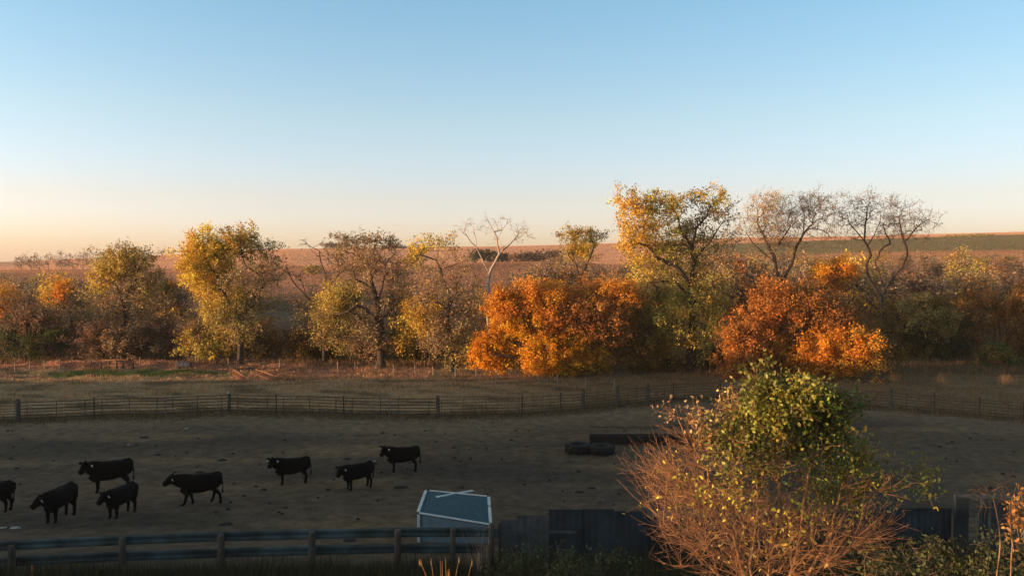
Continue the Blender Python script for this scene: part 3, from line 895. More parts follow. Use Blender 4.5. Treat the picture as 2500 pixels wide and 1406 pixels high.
# shrubs at the foot of the creek trees: (px, foot y, half width, height, palette, label)
SHRUBS = [
    (470, 868, 42, 82, 'yolive', "yellow green shrub under the bright yellow cottonwood, on its left"),
    (555, 862, 44, 40, 'yellow', "low shrub with bright yellow leaf tips, right under the yellow cottonwood"),
    (655, 870, 44, 76, 'bronze', "rusty bronze shrub right of the yellow cottonwood's foot"),
    (722, 870, 38, 70, 'obronze', "brownish olive shrub between the bronze shrub and the dead limbed tree"),
    (818, 870, 42, 92, 'green', "green shrub at the foot of the dead limbed tree"),
    (888, 868, 32, 62, 'brown', "grey brown shrub left of the dark trunk"),
    (985, 872, 34, 74, 'lgreen', "yellow green shrub right of the dark trunk"),
    (1045, 876, 40, 84, 'dgreen', "very dark green shrub between the dark trunk and the open crowned cottonwood"),
    (1140, 885, 26, 60, 'tan', "tan weeping shrub just left of the brilliant orange maple"),
    (1600, 915, 42, 60, 'obronze', "dark shrub left of the tallest tree's trunk"),
    (1640, 925, 34, 30, 'olive', "low pale green bush at the left foot of the tallest tree"),
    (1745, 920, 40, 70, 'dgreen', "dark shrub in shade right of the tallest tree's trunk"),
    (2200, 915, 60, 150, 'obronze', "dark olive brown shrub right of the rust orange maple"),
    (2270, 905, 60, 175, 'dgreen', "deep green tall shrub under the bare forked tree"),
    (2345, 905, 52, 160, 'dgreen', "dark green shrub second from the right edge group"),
    (2415, 910, 56, 200, 'bronze', "brown orange leaved shrub near the right edge"),
    (2485, 915, 56, 215, 'bronze', "orange brown tall shrub cut by the right edge"),
    (2440, 930, 50, 90, 'green', "mid green low shrub in front of the right edge shrubs"),
    (605, 866, 30, 60, 'olive', "olive shrub hiding the base of the bright yellow cottonwood"),
    (770, 868, 30, 50, 'rust', "small rusty shrub left of the green one under the dead limbed tree"),
    (855, 862, 40, 84, 'olive', "olive shrub between the green shrub and the dark trunk"),
    (1015, 868, 34, 96, 'gold', "gold leaved tall shrub right of the dark trunk, behind the yellow green one"),
    (1075, 880, 34, 70, 'tan', "tan shrub hiding the base of the open crowned cottonwood"),
    (310, 872, 54, 66, 'tan', "tan grey shrub at the very foot of the rounded olive cottonwood"),
    (170, 874, 50, 74, 'brown', "brown shrub right of the dark green bushy tree"),
    (60, 800, 50, 60, 'brown', "brown brush clump rising behind the dark green bushy tree"),
    (1790, 905, 36, 70, 'obronze', "dark bronze shrub left of the rust orange maple"),
    (2230, 850, 60, 120, 'olive', "olive tall shrub behind the right hand shade group"),
    (2390, 850, 60, 130, 'brown', "brown tall brush behind the right hand shade group"),
    (380, 868, 48, 90, 'brown', "grey brown twiggy shrub right of the rounded olive cottonwood"),
    (250, 872, 52, 80, 'brown', "brown twiggy shrub left of the rounded olive cottonwood's foot"),
    (400, 735, 22, 45, 'green', "small green shrub high behind the rounded olive cottonwood"),
    (418, 715, 14, 24, 'amber', "small orange shrub high on the bank behind the thicket"),
]
for k, (px, fy_, hw, ht, pal, lab) in enumerate(SHRUBS):
    d = 90 + (k * 7 % 5) if px < 1500 else 93 + (k * 7 % 9)
    if px in (1600, 1640, 1745): d = 85
    if px == 2440: d = 88
    if px in (400, 418): d = 120
    r_ = np.random.default_rng(50 + k)
    top = fy_ - ht
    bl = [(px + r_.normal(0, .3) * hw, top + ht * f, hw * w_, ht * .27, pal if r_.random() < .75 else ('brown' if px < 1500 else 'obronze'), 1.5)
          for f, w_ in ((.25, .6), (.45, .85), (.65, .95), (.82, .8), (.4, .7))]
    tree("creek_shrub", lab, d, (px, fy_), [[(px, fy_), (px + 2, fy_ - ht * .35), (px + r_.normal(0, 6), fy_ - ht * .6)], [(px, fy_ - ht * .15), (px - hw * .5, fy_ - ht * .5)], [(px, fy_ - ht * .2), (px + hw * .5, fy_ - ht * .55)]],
         bl, .1, leaf=.2, seed=100 + k, cat="shrub", group="shrubs at the foot of the creek trees", attr=.9, seg=.7, thr=.03)


def copy_thing(src, loc, rz, sc, label=None, group=None):
    c = src.copy()
    COL.objects.link(c)
    c.location = [float(v) for v in loc]
    c.rotation_euler = (0, 0, rz)
    c.scale = (sc[0], sc[0], sc[1])
    if label: c["label"] = label
    if group: c["group"] = group
    for ch in src.children:
        d = ch.copy()
        COL.objects.link(d)
        d.parent = c
    return c


# the woodland behind: one tree of each kind, then copies along the creek
WOOD = []
WKIND = [("brown leafless tree in the creek woodland behind the front row", ['brown', 'tan', 'grey'], .5), ("tan gold thinly leaved tree in the creek woodland behind the front row", ['tan', 'gold', 'tan'], .9),
         ("olive leaved tree in the creek woodland behind the front row", ['olive', 'yolive', 'tan'], 1.0), ("rusty orange brown tree in the creek woodland behind the front row", ['rust', 'bronze', 'brown'], 1.0)]
r_ = np.random.default_rng(77)
spots = []
zones = [(-60, 450, 668, 735, 112, 150, 26, (.4, .3, .15, .15)), (380, 640, 745, 790, 108, 130, 7, (.4, .3, .2, .1)), (640, 1180, 745, 800, 104, 128, 13, (.35, .35, .2, .1)), (1180, 1560, 640, 720, 112, 150, 15, (.3, .2, .2, .3)),
         (1740, 2160, 612, 690, 112, 160, 18, (.45, .25, .1, .2)), (2180, 2560, 628, 740, 104, 165, 24, (.35, .2, .25, .2)),
         (1780, 2580, 604, 655, 175, 270, 46, (.6, .2, .15, .05)), (1330, 1570, 612, 660, 170, 230, 12, (.5, .1, .4, 0)), (-60, 240, 660, 700, 170, 230, 12, (.7, .2, .1, 0))]
for x0, x1, t0, t1, Y0, Y1, n, pr in zones:
    for k in range(n):
        px = x0 + (x1 - x0) * (k + r_.random()) / n
        Yd = r_.uniform(Y0, Y1)
        spots.append((px, r_.uniform(t0, t1), Yd, int(r_.choice(4, p=pr))))
protos = {}
for px, top, Yd, kd in spots:
    x = (px - CX) / F * Yd
    z0 = gz(x, Yd)
    H = at(px, top, Yd)[2] - z0
    v = int(r_.integers(0, 3))
    key = (kd, v)
    if key not in protos:
        base = at(px, 703, Yd)
        k_ = F / Yd
        by = CY + 0
        # build at true size 8 m tall
        rr = np.random.default_rng(900 + kd * 10 + v)
        bpy_ = 640 + (EYE - z0) * k_
        Hp = 8.0 * k_
        f = lambda dx, h: (px + dx * k_, bpy_ - h * k_)
        limbs = [[f(0, 0), f(rr.normal(0, .3), 2.2), f(rr.normal(0, .7), 4.2), f(rr.normal(0, 1), 6.2)]]
        for j in range(5):
            sg = 1 if j % 2 else -1
            h0 = rr.uniform(1.0, 3.6)
            limbs.append([f(rr.normal(0, .2), h0), f(sg * rr.uniform(.8, 1.6), h0 + rr.uniform(1.0, 1.8)), f(sg * rr.uniform(1.4, 2.8), h0 + rr.uniform(2, 3.6))])
        bl = []
        for j in range(9):
            h_ = rr.uniform(2.0, 7.0)
            w_ = 2.3 * (1 - abs(h_ - 4.2) / 5.5)
            q = f(rr.uniform(-1, 1) * w_, h_)
            bl.append((q[0], q[1], rr.uniform(1.0, 1.7) * k_, rr.uniform(.8, 1.3) * k_, WKIND[kd][1][int(rr.integers(0, 3))], WKIND[kd][2] * rr.uniform(.6, 1.3)))
        protos[key] = tree("woodland_tree", WKIND[kd][0], Yd, f(0, 0), limbs, bl, .2, leaf=.24, seed=900 + kd * 10 + v, group="woodland trees along the creek", attr=.8, twig_r=.022, dens=1.6, twigs=4, twig_len=1.1)
        protos[key].scale = (H / 8.0 * 1.15,) * 2 + (H / 8.0,)
    else:
        copy_thing(protos[key], (x, Yd, z0 - .05), r_.uniform(0, 6.28), (H / 8.0 * r_.uniform(1.0, 1.35), H / 8.0))

# bare brush filling the creek bottom: one mass nobody could count
def brush(name, spots, label, r, ncl=1.0, leafy=.5, cols=None):
    VV, FF, CC, FM, off = [], [], [], [], 0
    for (x, y, hgt, wid, ci) in spots:
        z = gz(x, y)
        n = int(46 * ncl)
        a = r.uniform(0, 6.28, n)
        rr = wid * np.sqrt(r.random(n)) * .5
        p0 = np.stack([x + rr * np.cos(a) * .6, y + rr * np.sin(a) * .6, np.full(n, z)], 1)
        hh = hgt * r.uniform(.5, 1.05, n)
        p1 = p0 + np.stack([rr * np.cos(a) * .5 + r.normal(0, .2, n), rr * np.sin(a) * .5 + r.normal(0, .2, n), hh * .55], 1)
        p2 = p1 + np.stack([rr * np.cos(a) * .3 + r.normal(0, .35, n), rr * np.sin(a) * .3 + r.normal(0, .35, n), hh * .45], 1)
        t = r.integers(0, n, n * 3)
        f = r.uniform(.2, 1, (n * 3, 1))
        q0 = p1[t] * (1 - f) + p2[t] * f
        q1 = q0 + r.normal(0, .45, (n * 3, 3)) + np.array([0, 0, .35])
        P0, P1 = np.concatenate([p0, p1, q0]), np.concatenate([p1, p2, q1])
        w0 = np.concatenate([np.full(n, .03), np.full(n, .022), np.full(n * 3, .018)])
        V, Fc = prisms(P0, P1, w0, w0 * .6, 3)
        VV.append(V)
        FF.append(Fc + off)
        CC.append(np.full((len(V), 3), .1))
        FM.append(np.zeros(len(Fc), int))
        off += len(V)
        m = int(150 * leafy * ncl)
        tt = r.integers(0, len(q1), m)
        c = q1[tt] + r.normal(0, .35, (m, 3))
        c[:, 2] = np.maximum(c[:, 2], z + .2)
        aa = unit(r.normal(0, 1, (m, 3)))
        bb = unit(np.cross(aa, r.normal(0, 1, (m, 3))))
        sz = r.uniform(.12, .26, (m, 1))
        LV = np.stack([c - aa * sz * .5, c + bb * sz * .4, c + aa * sz * .5, c - bb * sz * .4], 1).reshape(-1, 3)
        VV.append(LV)
        LF = np.arange(m * 4).reshape(-1, 4) + off
        FF.append(LF)
        CC.append(np.repeat(np.array(cols[ci]) * r.lognormal(0, .3, (m, 1)), 4, 0))
        FM.append(np.ones(m, int))
        off += len(LV)
    me = mesh_np(name, np.concatenate(VV), [np.concatenate(FF)], [M_BRUSH, M_LEAF], np.concatenate(CC), np.concatenate(FM))
    return tag(link(name, me), label, "thicket", kind="stuff")


BC = [(.26, .16, .105), (.32, .19, .10), (.23, .175, .10), (.28, .15, .10), (.13, .115, .065)]
spots = []
r_ = np.random.default_rng(5)
for k in range(640):
    Yd = r_.uniform(94, 185)
    x = r_.uniform(-.70, .70) * Yd
    px = CX + F * x / Yd
    dens_ = np.interp(px, [0, 400, 650, 760, 900, 1400, 1800, 2500], [1, 1, .45, .35, .6, .8, .9, 1])
    if r_.random() > dens_: continue
    hgt = r_.uniform(2.0, 4.2) * np.interp(px, [0, 450, 700, 1200, 2000, 2500], [1.15, 1.1, .8, .95, 1.1, 1.3])
    spots.append((x, Yd, hgt, r_.uniform(2.5, 4.5), int(r_.integers(0, 4))))
brush("creek_thicket", spots, "bare brown brush filling the creek bottom behind the trees", r_, 1.0, .55, BC)
spots = []
for k in range(300):
    Yd = r_.uniform(190, 330)
    px = r_.uniform(1500, 2600) if r_.random() < .75 else r_.uniform(-50, 450)
    if px < 500: Yd = r_.uniform(180, 250)
    x = (px - CX) / F * Yd
    spots.append((x, Yd, r_.uniform(2.5, 5), r_.uniform(5, 9), int(r_.integers(0, 4))))
brush("slope_thicket", spots, "purple brown brush covering the slope behind the creek trees", r_, .9, .8, BC)

# ------------------------------------------------------------------ cattle
def tri_remesh(mb, name, m, voxel=.026, smooth=4):
    o = mb.build(name, m)
    md = o.modifiers.new("r", 'REMESH')
    md.mode = 'VOXEL'
    md.voxel_size = voxel
    md2 = o.modifiers.new("s", 'SMOOTH')
    md2.factor = .5
    md2.iterations = smooth
    dg = bpy.context.evaluated_depsgraph_get()
    me = bpy.data.meshes.new_from_object(o.evaluated_get(dg))
    me.name = name
    for p in me.polygons:
        p.use_smooth = True
    old = o.data
    bpy.data.objects.remove(o)
    bpy.data.meshes.remove(old)
    return me


def make_cow(label, px, py, heading, yaw=0, nod=-25, head_z=1.22, reach=.42, stride=0.0, scale=1.0, tags=(1,), tail_swing=0.0, neck_side=0.0):
    b = gr(px, py)
    root = empty("cow", b, label, "cow", "black cattle standing in the yard", R(heading))
    root.scale = (scale * .96,) * 3
    mb = MB()
    # trunk: rump to shoulder, deep chest narrowing to the flank
    sec = [(-.93, 1.10, .14, .14), (-.89, 1.06, .25, .24), (-.76, 1.01, .31, .315), (-.50, .965, .34, .37), (-.15, .94, .365, .395), (.15, .925, .37, .405), (.42, .93, .34, .405), (.62, .96, .28, .37), (.78, 1.0, .20, .28), (.86, 1.03, .12, .17)]
    V, Fc = [], []
    for x, z, w, h in sec:                     # squarish barrel: flat back, full flanks
        for k in range(20):
            t = 2 * math.pi * k / 20
            c_, s_ = math.cos(t), math.sin(t)
            V.append((x, w * abs(c_) ** .8 * (1 if c_ > 0 else -1), z + h * abs(s_) ** (.62 if s_ > 0 else .85) * (1 if s_ > 0 else -1)))
    for i in range(len(sec) - 1):
        for k in range(20):
            k2 = (k + 1) % 20
            Fc.append((i * 20 + k, i * 20 + k2, i * 20 + 20 + k2, i * 20 + 20 + k))
    Fc += [tuple(range(20))[::-1], tuple((len(sec) - 1) * 20 + k for k in range(20))]
    mb.add(V, Fc)
    mb.tube([(.42, 0, .62), (.64, 0, .60), (.80, 0, .74)], [.15, .16, .13], 10)          # brisket
    mb.tube([(-.2, 0, .57), (.1, 0, .555), (.4, 0, .57)], [.07, .08, .07], 10)             # belly line
    mb.tube([(-.88, .0, 1.24), (-.76, 0, 1.27), (-.5, 0, 1.25)], [.08, .14, .12], 10)      # tail head
    # neck and head
    y_ = R(yaw)
    hp = R(nod)
    poll = np.array([.72 + reach * math.cos(y_ * .45), reach * math.sin(y_ * .45) + neck_side, head_z])
    mid = (np.array([.66, 0, 1.03]) + poll) / 2 + np.array([.02, 0, -.01])
    mb.tube([(.48, 0, 1.02), mid, poll + np.array([0, 0, -.06])], [(.36, .25), (.29, .20), (.20, .155)], 14)
    mb.tube([(.55, 0, .86), mid + np.array([.03, 0, -.13]), poll + np.array([0, 0, -.14])], [.22, .16, .11], 10)   # dewlap
    hd = np.array([math.cos(y_) * math.cos(hp), math.sin(y_) * math.cos(hp), math.sin(hp)])
    side = np.array([-math.sin(y_), math.cos(y_), 0])
    up = np.cross(hd, side)
    back = poll - hd * .06
    mb.tube([back, poll + hd * .07 - up * .01, poll + hd * .20 - up * .02, poll + hd * .34 - up * .035, poll + hd * .44 - up * .04, poll + hd * .49 - up * .04],
            [(.14, .13), (.185, .165), (.17, .155), (.125, .12), (.125, .13), (.08, .095)], 12)
    mb.tube([poll - hd * .05 + up * .09, poll + up * .15 + hd * .02], [.10, .065], 8)
    for sgn in (1, -1):                                                                     # ears
        e0 = poll + side * sgn * .12 + up * .07
        e1 = poll + side * sgn * .25 + up * .07 - hd * .03
        e2 = poll + side * sgn * .37 + up * .03 - hd * .03
        mb.tube([e0, e1, e2], [(.05, .04), (.07, .085), (.03, .035)], 8)
    # legs: (hip x, y, foreleg?, swing)
    for y0, sw in ((.17, stride), (-.17, -stride)):
        mb.tube([(.46, y0 * .9, .86), (.50, y0, .66), (.50 + sw * .45, y0, .42), (.49 + sw * .8, y0, .13), (.52 + sw, y0, .06), (.55 + sw, y0, -.005)],
                [(.20, .13), (.15, .11), (.088, .08), (.062, .06), (.07, .065), (.08, .075)], 10)
    for y0, sw in ((.18, -stride * .9), (-.18, stride * .9)):
        mb.tube([(-.58, y0 * .8, 1.0), (-.56, y0, .78), (-.56 + sw * .3, y0, .60), (-.70 + sw * .6, y0, .42), (-.68 + sw * .9, y0, .14), (-.66 + sw, y0, .06), (-.63 + sw, y0, -.005)],
                [(.29, .17), (.25, .15), (.16, .11), (.088, .075), (.062, .058), (.07, .065), (.08, .075)], 10)
    # tail
    t = tail_swing
    mb.tube([(-.83, 0, 1.22), (-.91, t * .3, 1.10), (-.94, t * .6, .85), (-.94, t, .60), (-.93, t * 1.1, .52), (-.92, t * 1.2, .38)], [.045, .034, .03, .032, .05, .03], 8)
    link("body", tri_remesh(mb, "body", M_COW), root)
    for sgn in tags:
        tg = MB()
        c = poll + side * sgn * .29 - up * .02 + hd * .035
        tg.tube([c - hd * .006, c + hd * .006], [(.055, .042), (.055, .042)], 10)
        tg.tube([c + up * .05 - hd * .05, c + up * .05 + hd * .01], [.014, .014], 6)
        tg.build("ear_tag", M_TAG, root)
    return root


make_cow("black cow cut off by the left edge of the picture", -14, 1246, 176, 0, -30, 1.15, .34)
make_cow("black cow with lowered head turned left, second from the left edge", 146, 1268, 264, -46, -38, 1.14, .27, tags=(1,), scale=1.04)
make_cow("large black cow standing broadside behind another black cow", 270, 1198, 203, 60, -30, 1.27, .24, scale=1.14, tail_swing=.05)
make_cow("black cow facing the viewer at an angle, in front of the large broadside cow", 296, 1258, 256, -14, -38, 1.2, .25, scale=.96)
make_cow("black cow walking left with its head stretched forward", 490, 1229, 200, 4, -30, 1.27, .42, .20, tail_swing=.04, scale=1.04)
make_cow("black cow with raised head, two white tags, standing third from the right", 714, 1180, 196, 62, -30, 1.30, .28, tags=(1, -1))
make_cow("small black cow standing half turned, between two other standing cows", 874, 1192, 218, 30, -40, 1.22, .30, scale=.94)
make_cow("black cow farthest right and farthest back, near the feed bunk side", 984, 1150, 190, 52, -40, 1.32, .28, tags=(1, -1))


# ------------------------------------------------------------------ rail fence round the yard
fence = empty("rail_fence", gr(560, 1010), "long rusty pipe and mesh rail fence curving across the whole yard", "fence")
fo = np.array(fence.location)


def post(parent, name, p, h, r, m, o, cap=None, n=8, lean=0.0):
    mb = MB()
    q = np.array([p[0] + lean * h, p[1], p[2] + h])
    mb.tube([(p[0], p[1], p[2] - .3), tuple(q - np.array([0, 0, .03])), tuple(q)], [r, r * .95, r * .8], n)
    ob = mb.build(name, m, parent, smooth=False, origin=o)
    if cap:
        c = MB()
        c.tube([tuple(q + np.array([-.01, 0, -.12])), tuple(q + np.array([-.01, 0, .012]))], [r * 1.06, r * .9], n)
        c.build("cap", cap, ob, origin=o)
    return ob


M_CAP = mat("pale_cap", (.38, .37, .33), .8)
thick = {46: .15, 560: .13, 1070: .14, 1425: .13, 1507: .14, 1580: .12, 2175: .12, 2278: .13}
for (px, py), p in zip(FENCE_PX, FENCE):
    r0 = thick.get(px, .05)
    post(fence, "post", p, 1.62 if px in thick else 1.5, r0, M_OLDWOOD if px in thick else M_PALEWOOD if px in (405, 950) else M_RUST, fo, M_CAP if px in (405, 560) else None,
         lean=random.uniform(-.03, .03))
for i in range(1, len(FENCE) - 1):
    a, b_ = FENCE[i].copy(), FENCE[i + 1].copy()
    mesh_part = FENCE_PX[i][0] >= 1070
    mb = MB()
    n = max(2, int(np.linalg.norm(b_ - a) / 2.0))
    js = [a + (b_ - a) * k / n for k in range(n + 1)]
    for q in js:
        q[2] = gz(q[0], q[1])
    hs = [.28, .50, .72, .94, 1.16, 1.38] if not mesh_part else [.2, .42, .64, .86, 1.08, 1.30]
    wob = [random.uniform(-.03, .03) for _ in js]
    for h in hs:
        mb.tube([(q[0], q[1] - .06, q[2] + h + w_) for q, w_ in zip(js, wob)], .03 if not mesh_part else .02, 5)
    m = int(np.linalg.norm(b_ - a) / (1.9 if not mesh_part else .75))
    for k in range(m + 1):
        q = a + (b_ - a) * (k + .3) / (m + .6)
        z = gz(q[0], q[1])
        mb.tube([(q[0], q[1] - .06, z + hs[0]), (q[0], q[1] - .06, z + hs[-1])], .024 if not mesh_part else .013, 4)
    mb.build("rail_panel" if not mesh_part else "mesh_panel", M_RUST, fence, origin=fo)


def pipe_gate(name, label, A, B, h, m, nr=6):
    root = empty(name, A, label, "gate")
    o = np.array(root.location)
    mb = MB()
    A, B = np.array(A), np.array(B)
    up = np.array([0, 0, 1.])
    d = (B - A) / np.linalg.norm(B - A)
    mb.tube([A + up * .2 + d * .05, A + up * (h - .12), A + up * h + d * .12, B + up * h - d * .12, B + up * (h - .12), B + up * .2 - d * .05, A + up * .2 + d * .05], .024, 6)
    mb.build("gate_frame", m, root, origin=o)
    mb = MB()
    for k in range(1, nr):
        z = .2 + (h - .2) * k / nr
        mb.tube([A + up * z, B + up * z], .019, 6)
    for f in (.33, .67):
        q = A + (B - A) * f
        mb.tube([q + up * .2, q + up * h], .018, 6)
    mb.build("gate_bars", m, root, origin=o)
    return root


pipe_gate("pipe_gate", "rusty pipe gate with rounded corners at the left edge, hung on a thick post", gr(-90, 1036), gr(38, 1031), 1.35, M_RUST)
M_GALV = mat("pale_galvanised_pipe", (.30, .28, .2), .5, metal=.4)
pipe_gate("pipe_gate", "pale galvanised gate half hidden by the top of the green bush", gr(1762, 972), gr(1880, 974), 1.25, M_GALV)

# ------------------------------------------------------------------ wire fence along the creek
WP = [(37, 907), (73, 906), (110, 903), (146, 900), (222, 898), (341, 894), (478, 893), (557, 896), (684, 900), (825, 906), (867, 906), (918, 908), (960, 913), (1014, 915), (1058, 918),
      (1112, 920), (1163, 924), (1213, 928), (1259, 932), (1316, 936), (1362, 942), (1430, 948), (1500, 953)]
W3 = [gr(*p) for p in WP]
wf = empty("wire_fence", W3[9], "low wire fence of small pale posts running along the creek grass towards the orange trees", "fence")
wo = np.array(wf.location)
for (px, py), p in zip(WP, W3):
    post(wf, "post", p, .95 if px != 222 else 1.15, .055, M_OLDWOOD if px == 222 else M_PALEWOOD, wo, n=6, lean=random.uniform(-.06, .06))
mb = MB()
for i in range(len(W3) - 1):
    for h in (.3, .55, .8):
        mb.tube([W3[i] + np.array([0, -.05, h]), W3[i + 1] + np.array([0, -.05, h])], .007, 3)
mb.build("wire", M_WIRE, wf, origin=wo)

# ------------------------------------------------------------------ old iron and timber on the knoll
p = gr(614, 903)
ff = empty("rusty_hay_rack", p, "open rusty box frame of pipes standing in the lit grass", "rack", rz=R(12))
mb = MB()
for z in (.12, .95):
    mb.tube([(-1.3, -.6, z), (1.3, -.6, z), (1.3, .9, z), (-1.3, .9, z), (-1.3, -.6, z)], .045, 6)
mb.build("rail", M_RUST, ff)
for x, y in ((-1.3, -.6), (1.3, -.6), (1.3, .9), (-1.3, .9)):
    mb = MB()
    mb.tube([(x, y, -.1), (x, y, 1.0)], .05, 6)
    mb.build("leg", M_RUST, ff)

ch = empty("slatted_chute", gr(596, 930), "rust orange slatted loading chute, open at the front, at the shade line", "chute")
co = np.array(ch.location)
A, B, C_, D_ = at(569, 918, 78), at(597, 930, 74.5), at(623, 920, 78.5), at(668, 931, 75)
for q in (A, B, C_, D_):
    q[2] = gz(q[0], q[1])
for nm, (u, v) in (("slat_panel", (A, B)), ("slat_panel", (C_, D_))):
    mb = MB()
    for k in range(8):
        q = u + (v - u) * k / 7
        z = gz(q[0], q[1])
        mb.bar((q[0], q[1], z - .1), (q[0], q[1], z + .62), .12, .05)
    mb.bar(u + np.array([0, .05, .62]), v + np.array([0, .05, .62]), .07, .07)
    mb.bar(u + np.array([0, .05, .12]), v + np.array([0, .05, .12]), .07, .07)
    mb.build(nm, M_ORANGEWOOD, ch, origin=co)
mb = MB()
mb.bar(A + np.array([.05, 0, .70]), C_ + np.array([-.05, 0, .70]), .09, .09)
mb.build("crossbar", M_RUST, ch, origin=co)

tk = empty("stock_tank", gr(449, 900), "dark round water tank lying in the lit grass on the knoll", "tank")
mb = MB()
mb.tube([(-.68, 0, .36), (-.66, 0, .36), (.62, .1, .36), (.66, .1, .36)], [.30, .37, .37, .30], 18)
for x in (-.4, 0, .4):
    mb.tube([(x - .02, (x + .68) * .075, .36), (x + .02, (x + .68) * .075, .36)], .385, 18)
mb.build("drum", M_TANK, tk, smooth=False)

bf = empty("broken_plank_fence", gr(270, 899), "remains of a broken plank fence with stub posts on the knoll", "fence")
bo = np.array(bf.location)
for px, h in ((246, .45), (266, .8), (284, .75), (301, .5), (325, .6)):
    q = gr(px, 899)
    post(bf, "post", q, h, .09, M_RUST, bo, n=6, lean=random.uniform(-.1, .1))
for (a, b_, h) in ((248, 284, .78), (284, 322, .72), (262, 318, .25)):
    q, q2 = gr(a, 899), gr(b_, 898)
    mb = MB()
    mb.bar(q + np.array([0, -.12, h]), q2 + np.array([0, -.12, h + random.uniform(-.1, .1)]), .05, .14)
    mb.build("plank", M_ORANGEWOOD, bf, origin=bo)

# ------------------------------------------------------------------ feed bunk and tyres
fb = empty("feed_bunk", gr(1560, 1082), "long dark steel feed bunk with a rail above it, running behind the bush", "feed bunk")
q0 = np.array(fb.location)
L, Rr = at(1434, 1082, q0[1])[0] - q0[0], 5.2
mb = MB()
prof = [(-.34, .52), (-.22, .10), (.22, .10), (.34, .52), (.30, .52), (.19, .15), (-.19, .15), (-.30, .52)]
V = [(x, y, z) for x in (L + .15, Rr) for y, z in prof]
mb.add(V, [(i, (i + 1) % 8, 8 + (i + 1) % 8, 8 + i) for i in range(8)] + [(0, 1, 2, 3, 4, 5, 6, 7)[::-1], tuple(range(8, 16))])
mb.box(L + .12, L + .15, -.34, .34, .10, .53)
mb.build("trough", M_BUNK, fb)
for k in range(5):
    x = L + .2 + (Rr - L - .4) * k / 4
    mb = MB()
    for s_ in (-1, 1):
        mb.bar((x, s_ * .36, -.1), (x, s_ * .36, .5), .07, .07)
    mb.bar((x, -.4, .06), (x, .4, .06), .07, .07)
    mb.build("leg", M_BUNK, fb)
mb = MB()
mb.tube([(L + .15, 0, .52), (L + .15, 0, .98), (Rr, 0, .98), (Rr, 0, .52)], .028, 6)
for k in range(1, 8):
    x = L + .15 + (Rr - L - .15) * k / 8
    mb.tube([(x, 0, .12), (x, 0, .98)], .014, 5)
mb.build("rail", M_RUST, fb)


def tyre(label, px, py, rr, ww, rz):
    root = empty("tractor_tyre", gr(px, py), label, "tyre", "old tyres in the yard", rz)
    mb = MB()
    n, m = 40, 10
    V, Fc = [], []
    for i in range(n):
        a = 2 * math.pi * i / n
        for j in range(m):
            t = 2 * math.pi * j / m
            cr = abs(math.cos(t)) ** .6 * (1 if math.cos(t) >= 0 else -1)
            cz = abs(math.sin(t)) ** .6 * (1 if math.sin(t) >= 0 else -1)
            rad = rr - rr * .27 + cr * rr * .27
            V.append((math.cos(a) * rad, math.sin(a) * rad, ww / 2 + cz * ww / 2))
            Fc.append((i * m + j, ((i + 1) % n) * m + j, ((i + 1) % n) * m + (j + 1) % m, i * m + (j + 1) % m))
    mb.add(V, Fc)
    mb.build("casing", M_TYRE, root, smooth=True)
    mb = MB()
    for i in range(26):
        a = 2 * math.pi * i / 26
        c, s_ = math.cos(a), math.sin(a)
        c2, s2 = math.cos(a + .16), math.sin(a + .16)
        z0, z1 = (.04 * ww, .52 * ww) if i % 2 else (.48 * ww, .96 * ww)
        mb.bar((c * rr * 1.0, s_ * rr * 1.0, z0), (c2 * rr * 1.0, s2 * rr * 1.0, z1), .06, .06)
    mb.build("tread", M_TYRE, root)
    return root


tyre("large black tractor tyre lying flat by the feed bunk's end, the left one", 1412, 1104, .76, .50, .2)
tyre("large black tractor tyre lying flat in front of the feed bunk, the right one", 1468, 1106, .74, .46, .9)

# ------------------------------------------------------------------ little shed with stripped trim
FL, FR, BR, BL = at(1020, 1252, 30.0), at(1198, 1281, 29.6), at(1193, 1212, 32.2), at(1040, 1197, 32.7)
sh = empty("small_shed", [(FL[0] + FR[0]) / 2, 31, gz(-2, 31)], "small tilted shed with a flat blue roof edged in white trim, behind the beam fence", "shed")
so = np.array(sh.location)
up = np.array([0, 0, 1.])
cen = (FL + FR + BR + BL) / 4
corners = [FL, FR, BR, BL]
inn = [c + (cen - c) * .05 for c in corners]
low = []
for c in inn:
    q = c.copy()
    q[2] = gz(c[0], c[1]) - .15
    low.append(q)
mb = MB()
mb.hexa([l for l in low] + [c - up * .05 for c in inn])
mb.build("wall", M_SIDING, sh, origin=so)
for (i, j) in ((0, 1), (3, 0), (1, 2)):       # lapped boards on three sides, each board a step proud
    mb = MB()
    a0, a1, b0, b1 = low[i], low[j], inn[i] - up * .07, inn[j] - up * .07
    nrm = np.cross(a1 - a0, up)
    nrm /= np.linalg.norm(nrm)
    if np.dot(nrm, (a0 + a1) / 2 - cen) < 0: nrm = -nrm
    K = 14
    for k in range(K):
        f0, f1 = k / K, (k + .98) / K
        P0, P1, P2, P3 = a0 + (b0 - a0) * f0, a1 + (b1 - a1) * f0, a1 + (b1 - a1) * f1, a0 + (b0 - a0) * f1
        d = nrm
        mb.hexa([P0 + d * .004, P1 + d * .004, P1 + d * .03, P0 + d * .03, P3 + d * .004, P2 + d * .004, P2 + d * .010, P3 + d * .010])
    mb.build("siding", M_SIDING, sh, origin=so)
mb = MB()
mb.hexa([c - up * .045 for c in corners] + list(corners))
mb.build("roof", M_ROOF, sh, origin=so)


def board(a, b_, w, t, lift=.0):
    m_ = MB()
    m_.bar(a + up * lift, b_ + up * lift, w, t)
    return m_


def edge(a, b_, f0, f1, w=.11):
    A_, B_ = a + (b_ - a) * f0, a + (b_ - a) * f1
    board(A_, B_, w, .035, .022).build("trim_board", M_TRIM, sh, origin=so)


